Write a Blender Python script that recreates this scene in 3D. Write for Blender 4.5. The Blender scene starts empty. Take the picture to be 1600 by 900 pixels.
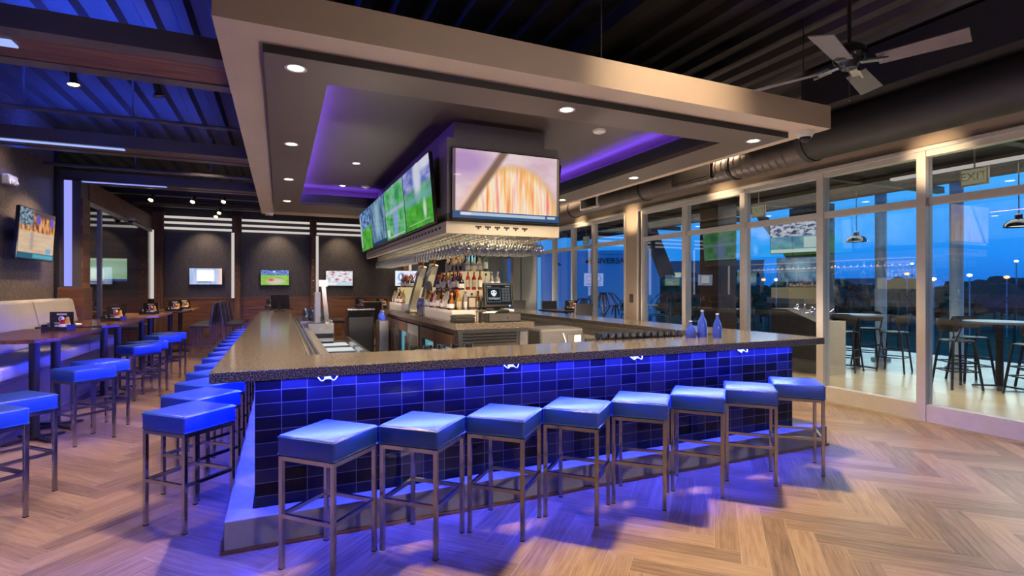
import bpy, bmesh, math, random
from mathutils import Vector, Matrix
random.seed(7)
C = bpy.context.scene.collection
PI = math.pi
H = 1.6; FPX = 818.0; YAW = math.atan(362/818.0)

# ------------------------------------------------------------------ materials
MATS = {}
def new_mat(name):
    m = bpy.data.materials.new(name); m.use_nodes = True
    nt = m.node_tree; nt.nodes.clear()
    out = nt.nodes.new('ShaderNodeOutputMaterial')
    MATS[name] = m
    return m, nt, out
def sock(nt, node, key, val):
    if hasattr(val, 'is_linked') or isinstance(val, bpy.types.NodeSocket): nt.links.new(val, node.inputs[key])
    else:
        if isinstance(val, tuple) and len(val) == 3 and node.inputs[key].type == 'RGBA': val = val + (1,)
        node.inputs[key].default_value = val
def bsdf(nt, out, **k):
    b = nt.nodes.new('ShaderNodeBsdfPrincipled')
    for key, v in k.items(): sock(nt, b, key.replace('_', ' '), v)
    nt.links.new(b.outputs[0], out.inputs[0]); return b
def noise(nt, scale=5, detail=3, rough=.5, vec=None, sv=None, kind='Object'):
    n = nt.nodes.new('ShaderNodeTexNoise'); n.inputs['Scale'].default_value = scale
    n.inputs['Detail'].default_value = detail; n.inputs['Roughness'].default_value = rough
    if vec is None:
        tc = nt.nodes.new('ShaderNodeTexCoord'); vec = tc.outputs[kind]
    if sv:
        mp = nt.nodes.new('ShaderNodeMapping'); mp.inputs['Scale'].default_value = sv
        nt.links.new(vec, mp.inputs[0]); vec = mp.outputs[0]
    nt.links.new(vec, n.inputs['Vector']); return n.outputs['Fac']
def ramp(nt, fac, stops, interp='LINEAR'):
    r = nt.nodes.new('ShaderNodeValToRGB'); r.color_ramp.interpolation = interp
    e = r.color_ramp.elements
    while len(e) < len(stops): e.new(.5)
    for i, (p, c) in enumerate(stops):
        e[i].position = p; e[i].color = tuple(c) + (1,)
    nt.links.new(fac, r.inputs[0]); return r.outputs[0]
def bump(nt, fac, strength=.2, dist=.01):
    b = nt.nodes.new('ShaderNodeBump'); b.inputs['Strength'].default_value = strength
    b.inputs['Distance'].default_value = dist
    nt.links.new(fac, b.inputs['Height']); return b.outputs[0]
def vary(nt, c, amt=.12, scale=9):
    f = noise(nt, scale, 3)
    return ramp(nt, f, [(.3, tuple(x*(1-amt) for x in c)), (.7, tuple(min(1, x*(1+amt)) for x in c))])
def mat(name, c, r=.5, metal=0., coat=0., spec=.5, v=.1, vs=9, bmp=0., bs=200):
    m, nt, out = new_mat(name)
    col = vary(nt, c, v, vs) if v else c
    k = dict(Base_Color=col, Roughness=r, Metallic=metal)
    b = bsdf(nt, out, **k); b.inputs['Coat Weight'].default_value = coat
    b.inputs['Specular IOR Level'].default_value = spec; b.inputs['Coat Roughness'].default_value = .30 if name == 'seat_leather' else .08
    if bmp: nt.links.new(bump(nt, noise(nt, bs, 2), bmp, .003), b.inputs['Normal'])
    return m
def emat(name, c, s=1.):
    m, nt, out = new_mat(name)
    e = nt.nodes.new('ShaderNodeEmission'); e.inputs[0].default_value = tuple(c)+(1,); e.inputs[1].default_value = s
    nt.links.new(e.outputs[0], out.inputs[0]); return m
def woodmat(name, c1, c2, c3, sv=(1, 14, 14), r=.5, s=1.5):
    m, nt, out = new_mat(name)
    f = noise(nt, s, 6, .65, sv=sv)
    col = ramp(nt, f, [(.3, c1), (.5, c2), (.7, c3)])
    b = bsdf(nt, out, Base_Color=col, Roughness=r)
    nt.links.new(bump(nt, f, .25, .004), b.inputs['Normal']); return m
def plankmat(name, cols, pw=1.6, ph=.14, axis='XZ', r=.55):
    m, nt, out = new_mat(name)
    tc = nt.nodes.new('ShaderNodeTexCoord'); sp = nt.nodes.new('ShaderNodeSeparateXYZ'); cb = nt.nodes.new('ShaderNodeCombineXYZ')
    nt.links.new(tc.outputs['Object'], sp.inputs[0])
    nt.links.new(sp.outputs['XYZ'.index(axis[0])], cb.inputs[0]); nt.links.new(sp.outputs['XYZ'.index(axis[1])], cb.inputs[1])
    br = nt.nodes.new('ShaderNodeTexBrick'); nt.links.new(cb.outputs[0], br.inputs['Vector'])
    br.offset = .37; br.offset_frequency = 2
    for k, v in (('Scale', 1.), ('Mortar Size', .004), ('Bias', 0.), ('Brick Width', pw), ('Row Height', ph)): br.inputs[k].default_value = v
    br.inputs['Color1'].default_value = (0, 0, 0, 1); br.inputs['Color2'].default_value = (1, 1, 1, 1); br.inputs['Mortar'].default_value = (0, 0, 0, 1)
    g = noise(nt, 2.2, 6, .6, vec=cb.outputs[0], sv=(1, 16, 1))
    mx = nt.nodes.new('ShaderNodeMath'); mx.operation = 'MULTIPLY_ADD'; mx.inputs[1].default_value = .45
    nt.links.new(br.outputs['Color'], mx.inputs[0])
    m2 = nt.nodes.new('ShaderNodeMath'); m2.operation = 'MULTIPLY'; m2.inputs[1].default_value = .75
    nt.links.new(g, m2.inputs[0]); nt.links.new(m2.outputs[0], mx.inputs[2])
    col = ramp(nt, mx.outputs[0], [(.2, cols[0]), (.45, cols[1]), (.8, cols[2])])
    b = bsdf(nt, out, Base_Color=col, Roughness=r)
    nt.links.new(bump(nt, br.outputs['Fac'], -.4, .004), b.inputs['Normal']); return m

mat('beige_paint', (.42, .33, .26), .6, v=.04, vs=2)
mat('white_frame', (.62, .58, .56), .35, v=.04)
mat('dark_trim', (.012, .010, .010), .5)
mat('canopy_paint', (.44, .345, .27), .55, v=.05, vs=1.5)
mat('canopy_panel', (.080, .060, .050), .5, v=.08, vs=1.5)
mat('canopy_inner', (.042, .030, .025), .5, v=.08, vs=1.5)
mat('cove_face', (.022, .022, .035), .5)
mat('box_paint', (.19, .17, .175), .45, v=.05)
mat('box_cream', (.50, .43, .34), .4, v=.05)
mat('deck_black', (.024, .020, .020), .6, v=.2, vs=3)
mat('beam_paint', (.075, .068, .070), .38, v=.12, vs=3)
mat('steel_black', (.03, .026, .026), .45)
mat('duct_grey', (.13, .105, .10), .42, metal=.3, v=.12, vs=6)
mat('duct_black', (.014, .012, .013), .6)
mat('chrome', (.84, .81, .79), .16, metal=1., v=.04)
mat('stainless', (.50, .48, .46), .25, metal=1., v=.08, vs=14)
mat('brushed', (.42, .40, .39), .38, metal=1., v=.1, vs=14)
mat('black_plastic', (.012, .012, .014), .35)
mat('black_gloss', (.008, .008, .010), .08, coat=.5)
mat('black_metal', (.018, .017, .017), .4, metal=.2)
mat('black_leather', (.022, .020, .022), .4, bmp=.15)
mat('seat_leather', (.006, .050, .36), .45, coat=.55, v=.08, vs=6, bmp=.12, bs=260)
mat('piping', (.03, .11, .36), .3, coat=.3)
mat('banquette_vinyl', (.40, .365, .325), .38, coat=.15, v=.06, vs=3, bmp=.1, bs=180)
mat('banquette_base', (.10, .09, .10), .35, v=.1)
mat('rubber', (.01, .01, .01), .7)
mat('concrete', (.31, .285, .27), .5, v=.12, vs=7, bmp=.15, bs=60)
mat('patio_concrete', (.42, .35, .23), .25, v=.15, vs=2)
mat('white_plastic', (.75, .73, .72), .35, v=.03)
mat('ketchup_red', (.55, .02, .015), .3)
mat('mustard_yellow', (.80, .42, .03), .3)
mat('label_white', (.8, .78, .74), .5, v=.03)
mat('paper_black', (.012, .012, .013), .4)
mat('column_blue', (.22, .32, .46), .5)
mat('tree_green', (.025, .06, .035), .8, v=.5, vs=30)
mat('palm_green', (.02, .05, .035), .8, v=.4, vs=30)
mat('grass', (.05, .11, .05), .9, v=.4, vs=.3)
mat('road', (.05, .055, .07), .8, v=.2, vs=.5)
mat('turf_green', (.45, .55, .08), .8, v=.4, vs=2)
mat('building_blue', (.22, .50, .95), .7, v=.05)
mat('building_pale', (.22, .25, .34), .7, v=.08)
mat('window_dark', (.02, .03, .06), .2)
mat('wall_warm_panel', (.62, .56, .47), .5, v=.04)
mat('grey_plastic', (.09, .085, .085), .4)
mat('menu_brown', (.05, .045, .038), .45)
mat('copper', (.5, .25, .12), .3, metal=1.)
mat('blue_glass_base', (.05, .10, .75), .08, coat=.5)
woodmat('old_beam', (.035, .014, .008), (.13, .050, .026), (.26, .12, .065), sv=(1, 12, 12))
woodmat('post_wood', (.05, .022, .012), (.12, .055, .032), (.22, .11, .07), sv=(12, 12, 1))
woodmat('table_wood', (.05, .020, .014), (.13, .052, .030), (.22, .10, .055), sv=(10, 1, 10), r=.16)
woodmat('table_wood_light', (.22, .10, .045), (.36, .18, .085), (.48, .27, .14), sv=(10, 1, 10), r=.2)
woodmat('warm_wood', (.06, .024, .012), (.13, .055, .028), (.20, .095, .05), sv=(1, 10, 12), r=.35)
woodmat('dark_wood', (.022, .012, .010), (.045, .024, .018), (.08, .045, .032), sv=(12, 12, 1), r=.35)
plankmat('wood_cladding', [(.020, .009, .005), (.085, .035, .018), (.22, .105, .055)])
plankmat('pier_cladding', [(.05, .022, .012), (.14, .065, .035), (.25, .13, .07)], .5, .12, 'YZ')
def wallpaper(name, c, axis_scale, lines=(60, 60, 3)):
    m, nt, out = new_mat(name)
    f = noise(nt, 1.4, 5, .7, sv=lines); g = noise(nt, 26, 4, .6)
    mx = nt.nodes.new('ShaderNodeMath'); mx.operation = 'MULTIPLY'; nt.links.new(f, mx.inputs[0]); nt.links.new(g, mx.inputs[1])
    col = ramp(nt, mx.outputs[0], [(.12, tuple(x*.45 for x in c)), (.28, c), (.42, tuple(x*2.0 for x in c))])
    b = bsdf(nt, out, Base_Color=col, Roughness=.33)
    nt.links.new(bump(nt, mx.outputs[0], .5, .01), b.inputs['Normal']); return m
wallpaper('black_wallpaper', (.040, .037, .042), 1)
wallpaper('grey_wallpaper', (.13, .105, .095), 1, (30, 30, 14))

# terrazzo / granite counter
def granite():
    m, nt, out = new_mat('granite')
    f = noise(nt, 120, 2, .6)
    c = ramp(nt, f, [(.38, (.030, .026, .023)), (.50, (.105, .088, .072)), (.60, (.24, .205, .17)), (.68, (.55, .49, .42))])
    bsdf(nt, out, Base_Color=c, Roughness=.14).inputs['Specular IOR Level'].default_value = .6
granite()
def tilemat():
    m, nt, out = new_mat('blue_tile')
    tc = nt.nodes.new('ShaderNodeTexCoord'); sp = nt.nodes.new('ShaderNodeSeparateXYZ'); cb = nt.nodes.new('ShaderNodeCombineXYZ')
    nt.links.new(tc.outputs['Object'], sp.inputs[0])
    ad = nt.nodes.new('ShaderNodeMath'); ad.operation = 'SUBTRACT'
    nt.links.new(sp.outputs[0], ad.inputs[0]); nt.links.new(sp.outputs[1], ad.inputs[1])
    nt.links.new(ad.outputs[0], cb.inputs[0]); nt.links.new(sp.outputs[2], cb.inputs[1])
    br = nt.nodes.new('ShaderNodeTexBrick'); br.offset = 0; nt.links.new(cb.outputs[0], br.inputs['Vector'])
    for k, v in (('Scale', 1.), ('Mortar Size', .0022), ('Mortar Smooth', .1), ('Bias', 0.), ('Brick Width', .157), ('Row Height', .085)): br.inputs[k].default_value = v
    br.inputs['Color1'].default_value = (0, 0, 0, 1); br.inputs['Color2'].default_value = (1, 1, 1, 1); br.inputs['Mortar'].default_value = (.5, .5, .5, 1)
    col = ramp(nt, br.outputs['Color'], [(0, (.004, .004, .005)), (.14, (.007, .006, .010)), (.35, (.009, .009, .017)), (.6, (.014, .014, .026)), (.85, (.024, .024, .042))])
    mx = nt.nodes.new('ShaderNodeMixRGB'); nt.links.new(br.outputs['Fac'], mx.inputs[0]); nt.links.new(col, mx.inputs[1])
    mx.inputs[2].default_value = (.13, .13, .15, 1)
    b = bsdf(nt, out, Base_Color=mx.outputs[0], Roughness=.16); b.inputs['Specular IOR Level'].default_value = .16
    w = noise(nt, 9, 2)
    bb = bump(nt, br.outputs['Fac'], -.5, .004); nt.links.new(bb, b.inputs['Normal'])
tilemat()
# floor plank material, uses UV (u along plank in metres, v across) and a per-plank colour attribute
def floormat():
    m, nt, out = new_mat('herringbone_oak')
    uv = nt.nodes.new('ShaderNodeUVMap'); uv.uv_map = 'UVMap'
    at = nt.nodes.new('ShaderNodeAttribute'); at.attribute_name = 'plank'
    sp = nt.nodes.new('ShaderNodeSeparateColor'); nt.links.new(at.outputs['Color'], sp.inputs[0])
    f = noise(nt, 3.2, 7, .62, vec=uv.outputs[0], sv=(1, 13, 1)); fine = noise(nt, 60, 2, .5, vec=uv.outputs[0], sv=(1, 9, 1))
    wv = nt.nodes.new('ShaderNodeTexWave'); wv.wave_type = 'RINGS'; wv.inputs['Scale'].default_value = 6; wv.inputs['Distortion'].default_value = 6
    mp = nt.nodes.new('ShaderNodeMapping'); mp.inputs['Scale'].default_value = (.35, 5, 1); nt.links.new(uv.outputs[0], mp.inputs[0]); nt.links.new(mp.outputs[0], wv.inputs['Vector'])
    a = nt.nodes.new('ShaderNodeMath'); a.operation = 'MULTIPLY_ADD'; nt.links.new(wv.outputs['Fac'], a.inputs[0]); a.inputs[1].default_value = .13; nt.links.new(f, a.inputs[2])
    b0 = nt.nodes.new('ShaderNodeMath'); b0.operation = 'MULTIPLY_ADD'; nt.links.new(sp.outputs[0], b0.inputs[0]); b0.inputs[1].default_value = .30; nt.links.new(a.outputs[0], b0.inputs[2])
    b1 = nt.nodes.new('ShaderNodeMath'); b1.operation = 'MULTIPLY_ADD'; nt.links.new(fine, b1.inputs[0]); b1.inputs[1].default_value = .10; nt.links.new(b0.outputs[0], b1.inputs[2])
    col = ramp(nt, b1.outputs[0], [(.42, (.095, .056, .036)), (.62, (.205, .130, .082)), (.82, (.31, .20, .128)), (1., (.41, .28, .185))])
    b = bsdf(nt, out, Base_Color=col, Roughness=.34)
    nt.links.new(bump(nt, b1.outputs[0], .12, .003), b.inputs['Normal'])
floormat()
mat('grout', (.42, .34, .26), .7, v=.1)

def thin_glass(name, tint=(1, 1, 1), gloss=.10, rough=0.0, edge=.6, blend=.35):
    m, nt, out = new_mat(name)
    tr = nt.nodes.new('ShaderNodeBsdfTransparent'); tr.inputs[0].default_value = tuple(tint)+(1,)
    gl = nt.nodes.new('ShaderNodeBsdfGlossy'); gl.inputs['Roughness'].default_value = rough
    lw = nt.nodes.new('ShaderNodeLayerWeight'); lw.inputs[0].default_value = blend
    mp = nt.nodes.new('ShaderNodeMapRange'); nt.links.new(lw.outputs['Facing'], mp.inputs[0])
    mp.inputs['To Min'].default_value = gloss; mp.inputs['To Max'].default_value = edge
    mx = nt.nodes.new('ShaderNodeMixShader'); nt.links.new(mp.outputs[0], mx.inputs[0])
    nt.links.new(tr.outputs[0], mx.inputs[1]); nt.links.new(gl.outputs[0], mx.inputs[2]); nt.links.new(mx.outputs[0], out.inputs[0])
    return m
thin_glass('window_glass', (.94, .96, .97), .13, 0, .55, .25)
thin_glass('drink_glass', (.89, .90, .92), .34, .04, 1., .55)
thin_glass('blue_glass', (.20, .30, .95), .15, .02, .8, .4)
thin_glass('cooler_glass', (.8, .95, 1), .12, 0, .5, .3)
def bottlemat(name, c, tr=.0, r=.08):
    m, nt, out = new_mat(name)
    b = bsdf(nt, out, Base_Color=vary(nt, c, .1), Roughness=r); b.inputs['Coat Weight'].default_value = .5
    b.inputs['Transmission Weight'].default_value = tr
for nme, c, tr in (('bottle_amber', (.45, .16, .02), .3), ('bottle_clear', (.62, .62, .60), .4), ('bottle_green', (.03, .12, .05), .2), ('bottle_dark', (.03, .015, .012), .0),
              ('bottle_gold', (.70, .42, .08), .3), ('bottle_blue', (.05, .12, .5), .2), ('bottle_red', (.35, .02, .02), .0)): bottlemat(nme, c, tr)

emat('led_blue', (.34, .36, 1.), 1.0)
emat('led_blue_white', (.36, .48, 1.), 1.05)
emat('led_purple', (.20, .07, 1.), 70.0)
emat('lamp_warm', (1, .78, .42), 7)
emat('lamp_down', (1, .88, .68), 9)
emat('lamp_soft', (1, .85, .6), 3)
emat('tube_white', (1, .90, .84), .62)
emat('cooler_light', (.30, .75, .85), .9)
emat('street_white', (.8, .95, 1), 12)
emat('street_orange', (1, .38, .16), 3.5)
emat('lit_window', (.75, .85, .6), .7)
emat('exit_glow', (.55, .55, .35), .45)
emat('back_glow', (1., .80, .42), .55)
emat('bin_liner_glow', (.85, .9, .92), .8)
emat('blue_led_dot', (.1, .25, 1), 6)

# ------------------------------------------------------------------ TV picture materials (the screens themselves)
def screen(name, stops, nscale, sv, layers=(), strength=1., detail=4, distort=0., uvrot=0.):
    m, nt, out = new_mat(name)
    uv = nt.nodes.new('ShaderNodeUVMap'); uv.uv_map = 'UVMap'
    vec = uv.outputs[0]
    if uvrot:
        mp = nt.nodes.new('ShaderNodeMapping'); mp.inputs['Rotation'].default_value = (0, 0, uvrot); nt.links.new(vec, mp.inputs[0]); v2 = mp.outputs[0]
    else: v2 = vec
    f = noise(nt, nscale, detail, .55, vec=v2, sv=sv)
    cur = ramp(nt, f, stops)
    sp = nt.nodes.new('ShaderNodeSeparateXYZ'); nt.links.new(vec, sp.inputs[0])
    def mth(op, a, b, c=None):
        n = nt.nodes.new('ShaderNodeMath'); n.operation = op
        for i, q in enumerate((a, b, c)):
            if q is None: continue
            if isinstance(q, (int, float)): n.inputs[i].default_value = q
            else: nt.links.new(q, n.inputs[i])
        return n.outputs[0]
    U, V = sp.outputs[0], sp.outputs[1]
    for L in layers:
        kind = L[0]
        if kind == 'rect':      # x0,x1,y0,y1,color,soft,skew
            _, x0, x1, y0, y1, col, soft = L[:7]; skew = L[7] if len(L) > 7 else 0
            X = mth('MULTIPLY_ADD', V, -skew, U) if skew else U
            def step(v, e, up):
                n = nt.nodes.new('ShaderNodeMapRange'); nt.links.new(v, n.inputs[0]); n.clamp = True
                n.inputs['From Min'].default_value = e-soft; n.inputs['From Max'].default_value = e+soft
                n.inputs['To Min'].default_value = 0 if up else 1; n.inputs['To Max'].default_value = 1 if up else 0
                return n.outputs[0]
            mask = mth('MULTIPLY', mth('MULTIPLY', step(X, x0, 1), step(X, x1, 0)), mth('MULTIPLY', step(V, y0, 1), step(V, y1, 0)))
        else:                   # ellipse cx,cy,rx,ry,color,soft
            _, cx, cy, rx, ry, col, soft = L
            dx = mth('DIVIDE', mth('SUBTRACT', U, cx), rx); dy = mth('DIVIDE', mth('SUBTRACT', V, cy), ry)
            d = mth('SQRT', mth('ADD', mth('MULTIPLY', dx, dx), mth('MULTIPLY', dy, dy)), 0)
            n = nt.nodes.new('ShaderNodeMapRange'); nt.links.new(d, n.inputs[0]); n.clamp = True
            n.inputs['From Min'].default_value = 1-soft; n.inputs['From Max'].default_value = 1+soft
            n.inputs['To Min'].default_value = 1; n.inputs['To Max'].default_value = 0
            mask = n.outputs[0]
        mx = nt.nodes.new('ShaderNodeMixRGB'); nt.links.new(mask, mx.inputs[0]); nt.links.new(cur, mx.inputs[1])
        if isinstance(col, list):
            c2 = ramp(nt, noise(nt, col[0], 3, .5, vec=v2, sv=col[1]), col[2]); nt.links.new(c2, mx.inputs[2])
        else: mx.inputs[2].default_value = tuple(col)+(1,)
        cur = mx.outputs[0]
    e = nt.nodes.new('ShaderNodeEmission'); nt.links.new(cur, e.inputs[0]); e.inputs[1].default_value = strength
    g = nt.nodes.new('ShaderNodeBsdfGlossy'); g.inputs['Color'].default_value = (.04, .04, .04, 1); g.inputs['Roughness'].default_value = .05
    ad = nt.nodes.new('ShaderNodeAddShader'); nt.links.new(e.outputs[0], ad.inputs[0]); nt.links.new(g.outputs[0], ad.inputs[1])
    nt.links.new(ad.outputs[0], out.inputs[0]); return m
STREAK = [3.5, (6, .22, 1), [(.32, (.80, .25, .10)), (.42, (.95, .52, .22)), (.52, (.92, .80, .60)), (.60, (.90, .50, .42)), (.72, (.85, .17, .10))]]
screen('tv_court', [(.3, (.62, .42, .50)), (.7, (.80, .66, .68))], 3, (1, 1.4, 1), [
    ('ellipse', .10, .82, .22, .22, (.45, .28, .52), .5),
    ('rect', .0, .22, -.1, .75, (.86, .50, .30), .1, .45),
    ('ellipse', .56, .08, .42, .74, (.72, .40, .12), .06),
    ('ellipse', .56, .05, .385, .71, STREAK, .10),
    ('rect', .02, .10, -.2, 1.2, (.22, .13, .10), .018, .40),
    ('rect', .0, .025, -.1, 1.1, (.12, .08, .10), .004), ('rect', .975, 1.1, -.1, 1.1, (.20, .14, .10), .004),
    ('rect', -.1, 1.1, -.1, .105, (.035, .09, .21), .004), ('rect', .07, .86, .045, .088, (.45, .55, .68), .006), ('rect', .07, .16, .05, .085, (.7, .7, .75), .006), ('rect', .88, .96, .05, .085, (.5, .6, .7), .006)], 1.0)
screen('tv_soccer', [(.35, (.03, .22, .02)), (.65, (.09, .45, .05))], 3, (1, 1, 1), [
    ('rect', -.1, 1.1, .62, 1.2, [4, (1, 2, 1), [(.4, (.10, .13, .42)), (.6, (.32, .34, .60))]], .1, 0),
    ('ellipse', .55, .82, .13, .34, (.55, .58, .68), .4), ('ellipse', .85, .95, .2, .12, (.6, .6, .7), .4),
    ('rect', -.1, 1.1, .42, .52, (.16, .36, .42), .07, 0), ('ellipse', .75, .25, .05, .14, (.5, .62, .5), .4),
    ('rect', .1, .9, .07, .085, (.3, .5, .25), .006)], 1.)
screen('tv_replay', [(.35, (.04, .22, .10)), (.5, (.10, .42, .12)), (.7, (.28, .38, .60))], 3.4, (1, 1.3, 1), [
    ('ellipse', .55, .3, .10, .32, (.22, .30, .62), .5), ('rect', -.1, 1.1, .50, .56, (.35, .42, .62), .03, 0), ('rect', .05, .2, .06, .2, (.5, .6, .6), .01),
    ('rect', .1, .95, .03, .05, (.5, .5, .5), .006)], 1.)
screen('tv_arena', [(.35, (.03, .06, .14)), (.6, (.14, .28, .42)), (.75, (.4, .55, .66))], 3, (3, .8, 1), [
    ('rect', .3, .6, .2, .95, (.25, .40, .52), .1), ('rect', -.1, 1.1, -.1, .08, (.02, .04, .1), .01)], 1.)
screen('tv_pitch', [(.35, (.04, .24, .03)), (.65, (.12, .45, .06))], 3, (1, 1, 1), [
    ('rect', -.1, 1.1, .55, 1.2, [9, (1, 1, 1), [(.4, (.02, .05, .2)), (.6, (.2, .35, .6))]], .05), ('rect', .0, .14, .1, .9, (.35, .45, .5), .02)], 1.)
screen('tv_basketball', [(.3, (.55, .38, .25)), (.7, (.72, .54, .38))], 2, (1, 5, 1), [
    ('rect', -.1, 1.1, .56, 1.2, [5, (3, 1, 1), [(.38, (.18, .05, .03)), (.5, (.55, .22, .07)), (.62, (.75, .40, .18))]], .02),
    ('rect', -.1, .36, .66, 1.2, [14, (1, 1, 1), [(.4, (.04, .07, .12)), (.62, (.30, .40, .48))]], .04),
    ('rect', .36, 1.2, .88, 1.2, (.10, .07, .08), .03), ('ellipse', .5, .82, .06, .10, (.13, .10, .55), .15), ('ellipse', .90, .82, .06, .10, (.13, .10, .55), .15),
    ('rect', .30, .39, .18, .55, (.42, .34, .30), .02), ('ellipse', .84, .19, .09, .06, (.15, .40, .62), .2),
    ('rect', -.1, 1.1, -.1, .12, (.03, .12, .20), .01), ('rect', .4, 1.1, .02, .10, (.10, .38, .48), .02)], 1.)
screen('tv_studio', [(.4, (.30, .42, .68)), (.6, (.50, .55, .78))], 2, (5, .4, 1), [
    ('rect', .22, .76, .2, .9, (.92, .95, .98), .03), ('rect', .25, .65, .12, .17, (.05, .08, .2), .01), ('rect', .9, 1.1, -.1, 1.1, (.85, .62, .55), .06)], 1.1)
screen('tv_baseball', [(.3, (.14, .42, .04)), (.7, (.42, .62, .12))], 4, (1, 2, 1), [
    ('rect', -.1, 1.1, .66, 1.2, [12, (1, 1, 1), [(.4, (.02, .06, .38)), (.68, (.35, .5, .8))]], .03), ('ellipse', .52, .25, .30, .2, (.62, .55, .45), .3), ('ellipse', .36, .35, .1, .09, (.62, .10, .08), .5), ('rect', .42, .52, .85, .93, (.8, .85, .9), .01)], 1.)
screen('tv_news', [(.38, (.55, .10, .08)), (.46, (.62, .64, .72)), (.6, (.82, .84, .88))], 6, (1, 1.4, 1), [
    ('rect', -.1, 1.1, -.1, .25, (.55, .66, .75), .02), ('rect', .05, .4, .05, .2, (.8, .85, .88), .01)], 1.)
screen('tv_cards', [(.4, (.75, .80, .92)), (.6, (.88, .90, .95))], 2, (1, 1, 1), [
    ('ellipse', .24, .58, .15, .30, (.30, .42, .78), .1), ('ellipse', .24, .60, .07, .17, (.9, .92, .95), .1), ('ellipse', .74, .58, .16, .26, (.78, .45, .58), .1), ('ellipse', .74, .58, .10, .17, (.90, .90, .95), .1), ('rect', .1, .9, .1, .2, (.35, .35, .5), .02)], 1.)
screen('tv_golf', [(.35, (.32, .58, .30)), (.5, (.42, .68, .42)), (.7, (.40, .66, .68))], 2, (1, 1.5, 1), [
    ('rect', -.1, 1.1, -.1, .10, (.03, .08, .3), .01), ('ellipse', .62, .45, .28, .22, (.60, .84, .62), .6), ('rect', -.1, 1.1, .9, 1.1, (.62, .78, .58), .03)], 1.1)
screen('tv_board', [(.4, (.10, .20, .42)), (.6, (.25, .45, .65))], 3, (1, 1, 1), [
    ('rect', -.1, 1.1, .55, 1.2, [10, (1, 1, 1), [(.42, (.05, .05, .06)), (.55, (.8, .8, .85))]], .01), ('rect', -.1, 1.1, .0, .12, (.8, .85, .9), .01), ('rect', .6, 1.1, .15, .5, (.7, .75, .85), .01)], .8)

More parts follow.
